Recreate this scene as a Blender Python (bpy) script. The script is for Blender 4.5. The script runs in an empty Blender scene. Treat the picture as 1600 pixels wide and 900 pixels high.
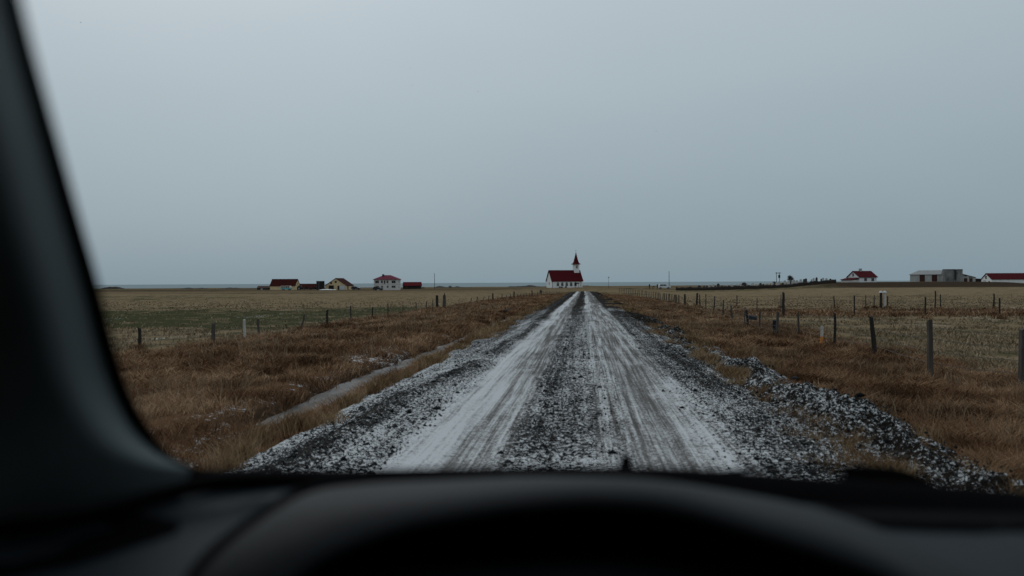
import bpy, bmesh, math, random
import numpy as np
from mathutils import Vector, Matrix, Euler

random.seed(7)
rng = np.random.default_rng(11)
R = math.radians
S = bpy.context.scene
COL = S.collection

# ------------------------------------------------------------------ camera
FPX = 1422.0
cam_d = bpy.data.cameras.new('camera')
cam = bpy.data.objects.new('camera', cam_d)
COL.objects.link(cam)
S.camera = cam
cam_d.sensor_width = 36.0
cam_d.lens = 36.0 * FPX / 1600.0
cam_d.clip_start = 0.05
cam_d.clip_end = 120000
EYE = 1.4
CM = (Matrix.Translation((0, 0, EYE)) @ Matrix.Rotation(math.atan(112 / FPX), 4, 'Z')
      @ Matrix.Rotation(R(90 - 0.34), 4, 'X') @ Matrix.Rotation(R(-0.30), 4, 'Z'))
cam.matrix_world = CM
cam_d.dof.use_dof = True
cam_d.dof.focus_distance = 40.0
cam_d.dof.aperture_fstop = 2.1
cam_d.dof.aperture_blades = 0
S.render.resolution_x, S.render.resolution_y = 1024, 576
S.cycles.use_denoising = True
S.cycles.max_bounces = 6
S.cycles.transparent_max_bounces = 12
S.cycles.caustics_reflective = False
S.cycles.caustics_refractive = False

# ------------------------------------------------------------------ sky, sun, exposure
S.view_settings.view_transform = 'Standard'
S.view_settings.look = 'None'
S.view_settings.exposure = 0.0
S.view_settings.gamma = 1.0
S.view_settings.use_curve_mapping = False
SUN_EL, SUN_AZ = R(38), R(-25)          # a veiled sun ahead and a little to the left
world = bpy.data.worlds.new('World')
S.world = world
world.use_nodes = True
nt = world.node_tree
nt.nodes.clear()
w_out = nt.nodes.new('ShaderNodeOutputWorld')
w_bg = nt.nodes.new('ShaderNodeBackground')
w_bg.inputs['Strength'].default_value = 0.1
w_sky = nt.nodes.new('ShaderNodeTexSky')
w_sky.sky_type = 'NISHITA'
w_sky.sun_disc = False
w_sky.sun_elevation = SUN_EL
w_sky.sun_rotation = SUN_AZ
w_sky.dust_density = 4.0
w_hsv = nt.nodes.new('ShaderNodeHueSaturation')
w_hsv.inputs['Saturation'].default_value = 0.25
nt.links.new(w_sky.outputs[0], w_hsv.inputs['Color'])
w_tc = nt.nodes.new('ShaderNodeTexCoord')
w_sep = nt.nodes.new('ShaderNodeSeparateXYZ')
nt.links.new(w_tc.outputs['Generated'], w_sep.inputs[0])
w_no = nt.nodes.new('ShaderNodeTexNoise')
w_no.inputs['Scale'].default_value = 2.6
w_no.inputs['Detail'].default_value = 5.0
w_map = nt.nodes.new('ShaderNodeMapping')
w_map.inputs['Scale'].default_value = (1, 1, 3.0)
nt.links.new(w_tc.outputs['Generated'], w_map.inputs[0])
nt.links.new(w_map.outputs[0], w_no.inputs['Vector'])
w_m1 = nt.nodes.new('ShaderNodeMath'); w_m1.operation = 'MULTIPLY_ADD'
w_m1.inputs[1].default_value = 0.07; w_m1.inputs[2].default_value = -0.035
nt.links.new(w_no.outputs['Fac'], w_m1.inputs[0])
w_m2 = nt.nodes.new('ShaderNodeMath'); w_m2.operation = 'ADD'
nt.links.new(w_sep.outputs['Z'], w_m2.inputs[0]); nt.links.new(w_m1.outputs[0], w_m2.inputs[1])
w_rp = nt.nodes.new('ShaderNodeValToRGB')
els = w_rp.color_ramp.elements
els[0].position = 0.0; els[0].color = (.245, .325, .375, 1)
els[1].position = 1.0; els[1].color = (.52, .59, .64, 1)
for p, c in ((.06, (.275, .355, .405, 1)), (.16, (.345, .428, .480, 1)), (.30, (.445, .520, .575, 1))):
    e = els.new(p); e.color = c
nt.links.new(w_m2.outputs[0], w_rp.inputs[0])
w_sc = nt.nodes.new('ShaderNodeVectorMath'); w_sc.operation = 'SCALE'
w_sc.inputs['Scale'].default_value = 10.0
nt.links.new(w_rp.outputs[0], w_sc.inputs[0])
# the cloud layer is toned brightest straight ahead, duller behind, echoing lens vignetting
w_dot = nt.nodes.new('ShaderNodeVectorMath'); w_dot.operation = 'DOT_PRODUCT'
w_dot.inputs[1].default_value = (-.035, .921, .388)
nt.links.new(w_tc.outputs['Generated'], w_dot.inputs[0])
w_gl = nt.nodes.new('ShaderNodeMapRange')
w_gl.inputs['From Min'].default_value = .35; w_gl.inputs['From Max'].default_value = 1.0
w_gl.inputs['To Min'].default_value = .85; w_gl.inputs['To Max'].default_value = .99
nt.links.new(w_dot.outputs['Value'], w_gl.inputs['Value'])
w_m3 = nt.nodes.new('ShaderNodeMath'); w_m3.operation = 'MULTIPLY'; w_m3.inputs[1].default_value = 10.0
nt.links.new(w_gl.outputs[0], w_m3.inputs[0]); nt.links.new(w_m3.outputs[0], w_sc.inputs['Scale'])
w_mx = nt.nodes.new('ShaderNodeMixRGB')
w_mx.inputs[0].default_value = 0.94     # overcast: the cloud layer covers nearly all of the clear sky
nt.links.new(w_hsv.outputs[0], w_mx.inputs[1]); nt.links.new(w_sc.outputs[0], w_mx.inputs[2])
nt.links.new(w_mx.outputs[0], w_bg.inputs['Color'])
nt.links.new(w_bg.outputs[0], w_out.inputs['Surface'])

sun_d = bpy.data.lights.new('sun', 'SUN')
sun_d.energy = 0.5
sun_d.angle = R(50)
sun_d.color = (1.0, .97, .93)
sun = bpy.data.objects.new('sun', sun_d)
COL.objects.link(sun)
sdir = Vector((math.sin(SUN_AZ) * math.cos(SUN_EL), math.cos(SUN_AZ) * math.cos(SUN_EL), math.sin(SUN_EL)))
sun.rotation_euler = (-sdir).to_track_quat('-Z', 'Y').to_euler()

# ------------------------------------------------------------------ maths helpers
CR = CM.to_3x3()


def at(px, py, Y):
    """World point seen at photo pixel (1600x900), Y metres ahead."""
    d = CR @ Vector(((px - 800) / FPX, -(py - 450) / FPX, -1))
    t = Y / d.y
    return Vector((0, 0, EYE)) + d * t


def hor(px):
    return 441.6 - .00527 * (px - 800)


def sm(a, b, x):
    t = np.clip((np.asarray(x, float) - a) / (b - a), 0, 1)
    return t * t * (3 - 2 * t)


def hsh(i, j, s):
    n = (i.astype(np.int64) * 374761393 + j.astype(np.int64) * 668265263 + s * 974634777) & 0x7fffffff
    n = ((n ^ (n >> 13)) * 1274126177) & 0x7fffffff
    n = (n ^ (n >> 16)) & 0xffff
    return n / 65535.0


def vn(x, y, s=0):
    x = np.asarray(x, float); y = np.asarray(y, float)
    i, j = np.floor(x), np.floor(y)
    u, v = x - i, y - j
    u = u * u * (3 - 2 * u); v = v * v * (3 - 2 * v)
    a, b = hsh(i, j, s), hsh(i + 1, j, s)
    c, d = hsh(i, j + 1, s), hsh(i + 1, j + 1, s)
    return (a * (1 - u) + b * u) * (1 - v) + (c * (1 - u) + d * u) * v


def fbm(x, y, s=0, o=3):
    r = 0; a = .5; t = 0
    for k in range(o):
        r = r + a * vn(x * 2 ** k, y * 2 ** k, s + k * 17); t += a; a *= .5
    return r / t


PX = [-60, -16, -12.6, -11.6, -8, -5.3, -4.85, -4.62, -4.05, -3.75, -3.1, -2.75, -2.45, 2.1, 2.4, 2.9, 3.5, 4.3, 6, 8, 9.5, 14, 60]
PZ = [-.66, -.66, -.58, -.5, -.42, -.38, -.46, -.70, -.70, -.40, -.30, -.26, -.3, -.3, -.2, -.2, -.26, -.40, -.46, -.50, -.60, -.62, -.62]
PZ2 = [-.66, -.66, -.58, -.5, -.42, -.38, -.40, -.44, -.44, -.36, -.30, -.26, -.3, -.3, -.2, -.2, -.26, -.40, -.46, -.50, -.60, -.62, -.62]


def terrain(x, Y, noise=True):
    x = np.asarray(x, float); Y = np.asarray(Y, float)
    wob = (fbm(Y * .11, Y * 0 + 3, 5) - .5) * .9 * sm(4, 14, Y)
    wob = wob + (fbm(Y * 1.3, Y * 0 + 9, 6) - .5) * .28 * sm(8, 14, Y)
    xd = x + np.where((x < -3.0) & (x > -7), wob * np.clip((-x - 3.0), 0, 1) * np.clip((7 + x), 0, 1), 0)
    d = sm(11, 14, Y) * (1 - sm(52, 58, Y))
    z = np.interp(xd, PX, PZ) * d + np.interp(xd, PX, PZ2) * (1 - d)
    # farm crossing over the ditch
    z = z + (sm(56.5, 58.5, Y) - sm(64, 68, Y)) * sm(-12, -9, x) * (1 - sm(-3.2, -2.8, x)) * .22
    z = z - .0035 * np.clip(Y, -60, 230)
    # right hand fields rise gently, then the farm bank
    z = z + .9 * sm(30, 70, x) * sm(110, 250, Y) * (1 - sm(345, 420, Y))
    z = z + sm(58, 80, x) * sm(262, 282, Y) * (1.45 - 1.1 * sm(120, 140, x)) * (1 - sm(375, 440, Y))
    # church mound
    z = z + .85 * np.exp(-(((x + 5) / 28) ** 2 + ((Y - 303) / 32) ** 2))
    z = z - .2 * sm(-10, -60, x) * sm(200, 400, Y)
    z = z - 5.5 * sm(690, 740, Y)
    if noise:
        off = np.clip(np.maximum(-3.1 - x, x - 3.1), 0, 1)
        z = z + off * (fbm(x * .45, Y * .45, 1) - .5) * .16 + off * (fbm(x * 1.6, Y * 1.6, 2) - .5) * .13
        z = z + sm(60, 300, Y) * off * (fbm(x * .02, Y * .05, 9) - .5) * .35
    return z


def tz(x, Y):
    return float(terrain(np.array([x]), np.array([Y]))[0])


def place(px, py, lift=.15):
    """Ground point whose grass top shows at photo pixel (px, py)."""
    Y = 40.0
    for _ in range(14):
        p = at(px, py, Y)
        zg = float(terrain(np.array([p.x]), np.array([Y]), False)[0]) + lift
        Yn = (EYE - zg) * FPX / max(py - hor(px), 1.0)
        Y = .5 * Y + .5 * min(Yn, 420)
    p = at(px, py, Y)
    return p.x, Y


# ------------------------------------------------------------------ mesh helpers
def np_mesh(name, V, faces_by_size, mat=None, attrs=None, smooth=False):
    """V (n,3); faces_by_size list of (k, array (m,k))."""
    me = bpy.data.meshes.new(name)
    V = np.asarray(V, np.float32)
    me.vertices.add(len(V)); me.vertices.foreach_set('co', V.ravel())
    li = np.concatenate([f.ravel() for k, f in faces_by_size]).astype(np.int32)
    tot = np.concatenate([np.full(len(f), k) for k, f in faces_by_size]).astype(np.int32)
    st = np.concatenate([[0], np.cumsum(tot)[:-1]]).astype(np.int32)
    me.loops.add(len(li)); me.loops.foreach_set('vertex_index', li)
    me.polygons.add(len(tot)); me.polygons.foreach_set('loop_start', st)
    try:
        me.polygons.foreach_set('loop_total', tot)
    except Exception:
        pass
    if smooth:
        me.polygons.foreach_set('use_smooth', np.ones(len(tot), bool))
    for k, a in (attrs or {}).items():
        at_ = me.attributes.new(k, 'FLOAT', 'POINT')
        at_.data.foreach_set('value', np.asarray(a, np.float32).ravel())
    me.update(calc_edges=True)
    me.validate()
    o = bpy.data.objects.new(name, me)
    if mat:
        me.materials.append(mat)
    COL.objects.link(o)
    return o


def grid_mesh(name, X, Y, Z, mat, attrs=None, smooth=True):
    n, m = X.shape
    idx = np.arange(n * m).reshape(n, m)
    f = np.stack([idx[:-1, :-1], idx[:-1, 1:], idx[1:, 1:], idx[1:, :-1]], -1).reshape(-1, 4)
    V = np.stack([X, Y, Z], -1).reshape(-1, 3)
    return np_mesh(name, V, [(4, f)], mat, attrs, smooth)


class MB:
    """Collects boxes, prisms, cylinders; build() links one mesh object."""
    def __init__(self):
        self.v = []; self.f = []

    def add(self, vs, fs):
        b = len(self.v)
        self.v += [tuple(p) for p in vs]
        self.f += [tuple(i + b for i in f) for f in fs]
        return self

    def box(self, x0, y0, z0, x1, y1, z1):
        vs = [(x0, y0, z0), (x1, y0, z0), (x1, y1, z0), (x0, y1, z0), (x0, y0, z1), (x1, y0, z1), (x1, y1, z1), (x0, y1, z1)]
        return self.add(vs, [(3, 2, 1, 0), (4, 5, 6, 7), (0, 1, 5, 4), (1, 2, 6, 5), (2, 3, 7, 6), (3, 0, 4, 7)])

    def prism(self, poly, y0, y1, axis='y'):
        """poly: list of (a, z); extruded along y (a = x) or x (a = y)."""
        n = len(poly)
        if axis == 'y':
            vs = [(a, y0, z) for a, z in poly] + [(a, y1, z) for a, z in poly]
        elif axis == 'x':
            vs = [(y0, a, z) for a, z in poly] + [(y1, a, z) for a, z in poly]
        else:
            vs = [(a, b, y0) for a, b in poly] + [(a, b, y1) for a, b in poly]
        fs = [tuple(range(n))[::-1], tuple(range(n, 2 * n))]
        fs += [(i, (i + 1) % n, n + (i + 1) % n, n + i) for i in range(n)]
        return self.add(vs, fs)

    def tube(self, p0, p1, r0, r1=None, n=8):
        r1 = r0 if r1 is None else r1
        p0, p1 = Vector(p0), Vector(p1)
        d = (p1 - p0).normalized()
        a = d.orthogonal().normalized(); b = d.cross(a)
        vs = [p0 + (a * math.cos(2 * math.pi * k / n) + b * math.sin(2 * math.pi * k / n)) * r0 for k in range(n)]
        vs += [p1 + (a * math.cos(2 * math.pi * k / n) + b * math.sin(2 * math.pi * k / n)) * r1 for k in range(n)]
        fs = [tuple(range(n))[::-1], tuple(range(n, 2 * n))]
        fs += [(i, (i + 1) % n, n + (i + 1) % n, n + i) for i in range(n)]
        return self.add(vs, fs)

    def build(self, name, mat, parent=None, smooth=False, bevel=0):
        me = bpy.data.meshes.new(name)
        me.from_pydata(self.v, [], self.f)
        bm = bmesh.new(); bm.from_mesh(me)
        bmesh.ops.recalc_face_normals(bm, faces=bm.faces)
        bm.to_mesh(me); bm.free()
        if smooth:
            for p in me.polygons:
                p.use_smooth = True
        me.materials.append(mat)
        o = bpy.data.objects.new(name, me)
        COL.objects.link(o)
        if parent:
            o.parent = parent
        if bevel:
            md = o.modifiers.new('bevel', 'BEVEL'); md.width = bevel; md.segments = 2; md.limit_method = 'ANGLE'
        return o


def tag(o, label=None, cat=None, group=None, kind=None):
    if label: o['label'] = label
    if cat: o['category'] = cat
    if group: o['group'] = group
    if kind: o['kind'] = kind
    return o


def empty(name, loc, rz=0.0):
    e = bpy.data.objects.new(name, None)
    e.location = loc; e.rotation_euler = (0, 0, rz); e.empty_display_size = .3
    COL.objects.link(e)
    return e


def copy_tree(o, parent=None):
    c = o.copy(); COL.objects.link(c); c.parent = parent
    for ch in list(o.children):
        copy_tree(ch, c)
    return c


# ------------------------------------------------------------------ materials
def N(t, kind, **kw):
    n = t.nodes.new(kind)
    for k, v in kw.items():
        if k in n.inputs:
            n.inputs[k].default_value = v
        else:
            setattr(n, k, v)
    return n


def new_mat(name):
    m = bpy.data.materials.new(name); m.use_nodes = True
    t = m.node_tree; t.nodes.clear()
    out = t.nodes.new('ShaderNodeOutputMaterial')
    b = t.nodes.new('ShaderNodeBsdfPrincipled')
    t.links.new(b.outputs[0], out.inputs[0])
    return m, t, b


def surf(name, col, col2=None, rough=.8, scale=6.0, spec=.3, metal=0.0, stretch=(1, 1, 1), bump=0.0, contrast=.5):
    """Weathered plain surface: two tones mixed by noise in object space."""
    m, t, b = new_mat(name)
    col2 = col2 or tuple(c * .75 for c in col)
    tc = N(t, 'ShaderNodeTexCoord'); mp = N(t, 'ShaderNodeMapping', Scale=stretch)
    t.links.new(tc.outputs['Object'], mp.inputs[0])
    no = N(t, 'ShaderNodeTexNoise', Scale=scale, Detail=6.0, Roughness=.65)
    t.links.new(mp.outputs[0], no.inputs['Vector'])
    rp = N(t, 'ShaderNodeValToRGB')
    rp.color_ramp.elements[0].position = .5 - contrast * .4; rp.color_ramp.elements[0].color = (*col2, 1)
    rp.color_ramp.elements[1].position = .5 + contrast * .4; rp.color_ramp.elements[1].color = (*col, 1)
    t.links.new(no.outputs['Fac'], rp.inputs[0]); t.links.new(rp.outputs[0], b.inputs['Base Color'])
    b.inputs['Roughness'].default_value = rough
    b.inputs['Metallic'].default_value = metal
    b.inputs['Specular IOR Level'].default_value = spec
    if bump:
        bp = N(t, 'ShaderNodeBump', Strength=bump, Distance=.02)
        t.links.new(no.outputs['Fac'], bp.inputs['Height']); t.links.new(bp.outputs[0], b.inputs['Normal'])
    return m


M = {}
M['white_wall'] = surf('white_wall', (.86, .86, .85), (.76, .77, .76), .75, 1.2)
M['cream_wall'] = surf('cream_wall', (.72, .55, .31), (.60, .46, .27), .8, .9)
M['pale_wall'] = surf('pale_wall', (.72, .67, .63), (.58, .54, .51), .8, .9)
M['concrete'] = surf('concrete', (.32, .32, .31), (.03, .03, .03), .9, .55, stretch=(1, 1, .45), contrast=.6)
M['stained'] = surf('stained_concrete', (.04, .04, .04), (.02, .02, .02), .9, .8)
M['grey_wall'] = surf('grey_wall', (.46, .47, .45), (.30, .30, .29), .85, .7, stretch=(1, 1, .3))
M['red_roof'] = surf('red_roof', (.080, .006, .010), (.060, .005, .008), .85, 1.6, spec=.08, stretch=(6, .3, .3))
M['maroon_roof'] = surf('maroon_roof', (.052, .010, .008), (.034, .008, .007), .9, 1.0, spec=.05, stretch=(4, .3, .3))
M['pink_roof'] = surf('pink_roof', (.17, .034, .058), (.13, .027, .046), .85, 1.0, spec=.08, stretch=(4, .3, .3))
M['bright_roof'] = surf('bright_red_roof', (.12, .010, .014), (.08, .008, .012), .85, 1.0, spec=.08, stretch=(4, .3, .3))
M['steel_roof'] = surf('steel_roof', (.30, .31, .31), (.22, .22, .22), .5, 1.2, stretch=(4, .3, .3))
M['dark_wall'] = surf('dark_wall', (.025, .022, .02), (.012, .011, .01), .9, 1.5)
M['door_red'] = surf('dark_red_door', (.07, .018, .016), (.05, .015, .013), .7, 2)
M['door_white'] = surf('white_door', (.62, .64, .64), (.52, .54, .54), .6, 2)
M['pane'] = surf('window_pane', (.018, .022, .025), (.012, .014, .016), .15, 2, spec=.5)
M['frame'] = surf('window_frame', (.45, .45, .43), (.38, .38, .36), .6, 3)
M['black_trim'] = surf('dark_trim', (.02, .018, .018), None, .7, 3)
M['wood'] = surf('weathered_wood', (.115, .100, .088), (.045, .038, .033), .9, 9, stretch=(1, 1, .12), bump=.4)
M['wood_dark'] = surf('dark_wood', (.045, .038, .033), (.018, .015, .013), .95, 9, stretch=(1, 1, .12), bump=.4)
M['wood_pale'] = surf('pale_post', (.58, .56, .52), (.42, .40, .37), .85, 9, stretch=(1, 1, .12))
M['wire'] = surf('fence_wire', (.10, .10, .10), None, .6, 5, metal=.3)
M['pole'] = surf('tarred_pole', (.04, .034, .03), (.025, .02, .02), .9, 4)
M['steel'] = surf('galvanised_steel', (.25, .26, .27), (.18, .18, .19), .5, 4, metal=.5)
M['car_white'] = surf('white_car_paint', (.72, .74, .75), (.68, .70, .71), .3, 3, spec=.5)
M['car_dark'] = surf('dark_car_paint', (.015, .018, .022), (.012, .014, .017), .3, 3, spec=.5)
M['turquoise'] = surf('turquoise_paint', (.14, .46, .48), (.11, .38, .40), .45, 3)
M['cream_paint'] = surf('cream_paint', (.62, .58, .48), (.52, .48, .40), .5, 3)
M['tyre'] = surf('tyre', (.015, .015, .015), None, .9, 5)
M['rim'] = surf('wheel_rim', (.3, .3, .31), None, .4, 5, metal=.6)
M['rust'] = surf('rusty_metal', (.075, .035, .022), (.03, .02, .016), .9, 2.5)
M['stone_pale'] = surf('pale_headstone', (.58, .58, .57), (.42, .42, .41), .8, 5)
M['stone_dark'] = surf('dark_headstone', (.05, .05, .052), (.03, .03, .032), .5, 5)
M['turf'] = surf('turf_wall', (.035, .026, .020), (.014, .012, .010), 1, 1.4, bump=1)
M['tarp'] = surf('white_tarpaulin', (.68, .70, .70), (.55, .57, .58), .6, 1.5)
M['orange'] = surf('orange_marker', (.75, .26, .03), (.65, .22, .03), .6, 5)
M['navy'] = surf('navy_board', (.012, .013, .022), (.009, .010, .016), .7, 4)
M['mailbox'] = surf('mailbox_metal', (.03, .032, .036), (.02, .02, .022), .6, 6)
M['cap_white'] = surf('white_cap', (.74, .75, .75), (.66, .67, .67), .6, 6)
M['twig'] = surf('bare_twigs', (.085, .080, .080), (.05, .047, .047), 1, 3)
M['cloth_dark'] = surf('dark_clothes', (.022, .022, .026), (.014, .014, .017), .9, 8)
M['cloth_brown'] = surf('brown_clothes', (.06, .035, .025), (.04, .024, .018), .9, 8)
M['skin'] = surf('skin', (.42, .27, .2), None, .6, 8)
M['feather'] = surf('bird_feathers', (.03, .03, .034), None, .9, 8)
M['horse'] = surf('dark_brown_coat', (.035, .02, .014), (.022, .013, .01), .8, 4)
M['pipe'] = surf('corrugated_pipe', (.014, .013, .012), (.008, .008, .008), .9, 4, spec=.05)
# car interior
M['dash'] = surf('dash_plastic', (.0175, .0245, .0305), (.016, .0225, .028), .7, 220, spec=.15, bump=.15)
M['hood'] = surf('hood_plastic', (.0080, .0112, .0140), (.0072, .0100, .0128), .7, 220, spec=.15, bump=.15)
M['trim'] = surf('pillar_trim', (.115, .140, .144), (.106, .129, .133), .75, 260, spec=.2, bump=.1)
M['rubber'] = surf('black_rubber', (.004, .004, .0045), (.003, .003, .0035), .9, 60, spec=.02)
M['black_plastic'] = surf('black_plastic', (.004, .004, .0045), (.003, .003, .0035), .9, 60, spec=.02)
M['headliner'] = surf('unseen_cabin_lining', (.012, .012, .013), (.01, .01, .011), .95, 40, spec=.1)
M['body_paint'] = surf('car_body_paint', (.02, .022, .025), (.016, .018, .02), .3, 3, spec=.5)
m, t, b = new_mat('windscreen_glass')
tr = N(t, 'ShaderNodeBsdfTransparent'); tr.inputs[0].default_value = (.965, .975, .975, 1)
t.links.new(tr.outputs[0], t.nodes['Material Output'].inputs[0]); t.nodes.remove(b)
M['glass'] = m


def attr(t, name):
    n = t.nodes.new('ShaderNodeAttribute'); n.attribute_name = name
    return n.outputs['Fac']


def mth(t, op, a, b=None, c=None, clamp=False):
    n = t.nodes.new('ShaderNodeMath'); n.operation = op; n.use_clamp = clamp
    for i, v in enumerate((a, b, c)):
        if v is None:
            continue
        if isinstance(v, (int, float)):
            n.inputs[i].default_value = v
        else:
            t.links.new(v, n.inputs[i])
    return n.outputs[0]


def mix(t, fac, a, b):
    n = t.nodes.new('ShaderNodeMixRGB')
    for i, v in enumerate((fac, a, b)):
        if isinstance(v, (int, float)):
            n.inputs[i].default_value = v
        elif isinstance(v, tuple):
            n.inputs[i].default_value = (*v, 1)
        else:
            t.links.new(v, n.inputs[i])
    return n.outputs[0]


def noise(t, scale, detail=4.0, rough=.6, stretch=(1, 1, 1)):
    tc = N(t, 'ShaderNodeTexCoord'); mp = N(t, 'ShaderNodeMapping', Scale=stretch)
    t.links.new(tc.outputs['Object'], mp.inputs[0])
    no = N(t, 'ShaderNodeTexNoise', Scale=scale, Detail=detail, Roughness=rough)
    t.links.new(mp.outputs[0], no.inputs['Vector'])
    return no.outputs['Fac']


SNOW = (.57, .585, .595)
# --- gravel road with packed snow
m, t, b = new_mat('snowy_gravel_road'); M['road'] = m
cover, speck = attr(t, 'cover'), attr(t, 'speck')
n1 = noise(t, 26.0, 3.0, .75)
n1b = noise(t, 60.0, 2.0, .6)
n2 = noise(t, 1.0, 5.0, .65, (9.0, .14, 1))
n3 = noise(t, 1.0, 4.0, .7, (30.0, .28, 1))
nb = noise(t, 1.3, 3.0, .6)
fine = mth(t, 'ADD', mth(t, 'MULTIPLY', mth(t, 'SUBTRACT', n1, .5), 3.6), mth(t, 'MULTIPLY', mth(t, 'SUBTRACT', n1b, .5), 2.0))
strk = mth(t, 'ADD', mth(t, 'MULTIPLY', mth(t, 'SUBTRACT', n2, .5), 1.9), mth(t, 'MULTIPLY', mth(t, 'SUBTRACT', n3, .5), 1.7))
strk = mth(t, 'ADD', strk, mth(t, 'MULTIPLY', fine, .45))
v = mth(t, 'ADD', mth(t, 'MULTIPLY', fine, speck), mth(t, 'MULTIPLY', strk, mth(t, 'SUBTRACT', 1.0, speck)))
v = mth(t, 'ADD', v, mth(t, 'MULTIPLY', mth(t, 'SUBTRACT', nb, .5), .55))
v = mth(t, 'ADD', v, mth(t, 'MULTIPLY', mth(t, 'MULTIPLY', mth(t, 'SUBTRACT', n2, .5), 1.1), speck))
v = mth(t, 'ADD', v, cover)
k = mth(t, 'MULTIPLY_ADD', speck, 3.2, 1.3)
mask = mth(t, 'MULTIPLY_ADD', mth(t, 'SUBTRACT', v, .5), k, .5, clamp=True)
bare = mix(t, speck, mix(t, n3, (.085, .078, .073), (.20, .188, .178)), mix(t, mth(t, 'MULTIPLY_ADD', mth(t, 'SUBTRACT', nb, .5), 3.0, .35, clamp=True), mix(t, n1b, (.010, .0105, .011), (.042, .042, .042)), mix(t, n1b, (.022, .018, .015), (.065, .056, .048))))
t.links.new(mix(t, mask, bare, SNOW), b.inputs['Base Color'])
b.inputs['Roughness'].default_value = .95
b.inputs['Specular IOR Level'].default_value = .0
bp = N(t, 'ShaderNodeBump', Strength=.6, Distance=.02)
t.links.new(n1, bp.inputs['Height']); t.links.new(bp.outputs[0], b.inputs['Normal'])

# --- ground
m, t, b = new_mat('grassland'); M['ground'] = m
a_long, a_green, a_snow, a_dark = attr(t, 'long'), attr(t, 'green'), attr(t, 'snow'), attr(t, 'dark')
g1 = noise(t, .35, 5.0, .7)
g2 = noise(t, 2.2, 6.0, .75, (1, .55, 1))
g3 = noise(t, 14.0, 4.0, .7)
straw = mix(t, g2, (.15, .108, .066), (.40, .295, .180))
straw = mix(t, mth(t, 'MULTIPLY', g3, .6), straw, (.10, .085, .055))
brown = mix(t, g2, (.065, .038, .022), (.20, .112, .062))
green = mix(t, g2, (.030, .037, .020), (.092, .090, .045))
c = mix(t, a_long, straw, brown)
gm = mth(t, 'MULTIPLY_ADD', mth(t, 'SUBTRACT', mth(t, 'ADD', mth(t, 'MULTIPLY', a_green, .55), mth(t, 'ADD', mth(t, 'MULTIPLY', g1, 2.5), mth(t, 'MULTIPLY', g2, .9))), 1.90), 3.0, .25, clamp=True)
gm = mth(t, 'MULTIPLY', gm, mth(t, 'SUBTRACT', 1.0, mth(t, 'MULTIPLY', a_long, .85)))
c = mix(t, gm, c, green)
c = mix(t, a_dark, c, mix(t, g2, (.018, .014, .011), (.065, .045, .032)))
sv = mth(t, 'ADD', a_snow, mth(t, 'MULTIPLY', mth(t, 'ADD', mth(t, 'SUBTRACT', g3, .5), mth(t, 'SUBTRACT', g2, .5)), 1.8))
sk = mth(t, 'MULTIPLY_ADD', mth(t, 'SUBTRACT', sv, .62), 4.0, .5, clamp=True)
c = mix(t, sk, c, SNOW)
t.links.new(c, b.inputs['Base Color'])
b.inputs['Roughness'].default_value = 1.0
b.inputs['Specular IOR Level'].default_value = .0
bp = N(t, 'ShaderNodeBump', Strength=.8, Distance=.12)
t.links.new(mth(t, 'ADD', g2, mth(t, 'MULTIPLY', g3, .3)), bp.inputs['Height']); t.links.new(bp.outputs[0], b.inputs['Normal'])


def grass_mat(name, dark, mid, light, scale=.9):
    m, t, b = new_mat(name)
    ti = attr(t, 'tint')
    g = noise(t, scale, 4.0, .65); gb = noise(t, scale * .22, 3.0, .6)
    f = mth(t, 'ADD', mth(t, 'MULTIPLY', ti, .62), mth(t, 'ADD', mth(t, 'MULTIPLY_ADD', mth(t, 'SUBTRACT', g, .5), 1.7, .19), mth(t, 'MULTIPLY', mth(t, 'SUBTRACT', gb, .5), 1.1)), clamp=True)
    rp = N(t, 'ShaderNodeValToRGB')
    e = rp.color_ramp.elements
    e[0].position = .05; e[0].color = (*dark, 1)
    e[1].position = .95; e[1].color = (*light, 1)
    x = e.new(.5); x.color = (*mid, 1)
    t.links.new(f, rp.inputs[0]); t.links.new(rp.outputs[0], b.inputs['Base Color'])
    b.inputs['Roughness'].default_value = .9
    b.inputs['Specular IOR Level'].default_value = .02
    return m


M['long_grass'] = grass_mat('long_brown_grass', (.048, .026, .015), (.215, .118, .064), (.50, .34, .21))
M['field_grass'] = grass_mat('short_field_grass', (.15, .115, .070), (.25, .19, .12), (.38, .295, .195), .5)
M['tuft_grass'] = grass_mat('verge_tufts', (.10, .055, .028), (.24, .15, .08), (.38, .28, .17), 1.5)

# --- earth berm
m, t, b = new_mat('snow_dusted_earth'); M['berm'] = m
co = attr(t, 'cover')
n1 = noise(t, 22.0, 4.0, .75); n2 = noise(t, 3.2, 4.0, .7); n4 = noise(t, 70.0, 2.0, .6)
geo = N(t, 'ShaderNodeNewGeometry'); sp = N(t, 'ShaderNodeSeparateXYZ')
t.links.new(geo.outputs['Normal'], sp.inputs[0])
v = mth(t, 'ADD', mth(t, 'MULTIPLY', mth(t, 'SUBTRACT', n1, .5), 4.2), mth(t, 'MULTIPLY', mth(t, 'SUBTRACT', n2, .5), 1.0))
v = mth(t, 'ADD', v, mth(t, 'MULTIPLY', mth(t, 'SUBTRACT', n4, .5), 2.6))
v = mth(t, 'ADD', v, mth(t, 'MULTIPLY', mth(t, 'SUBTRACT', sp.outputs['Z'], .80), 1.0))   # snow lies where the slope lets it
v = mth(t, 'ADD', v, co)
mask = mth(t, 'MULTIPLY_ADD', mth(t, 'SUBTRACT', v, .5), 3.6, .5, clamp=True)
t.links.new(mix(t, mask, mix(t, n2, (.008, .007, .0065), (.030, .025, .021)), SNOW), b.inputs['Base Color'])
b.inputs['Roughness'].default_value = .95
b.inputs['Specular IOR Level'].default_value = .0
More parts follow.
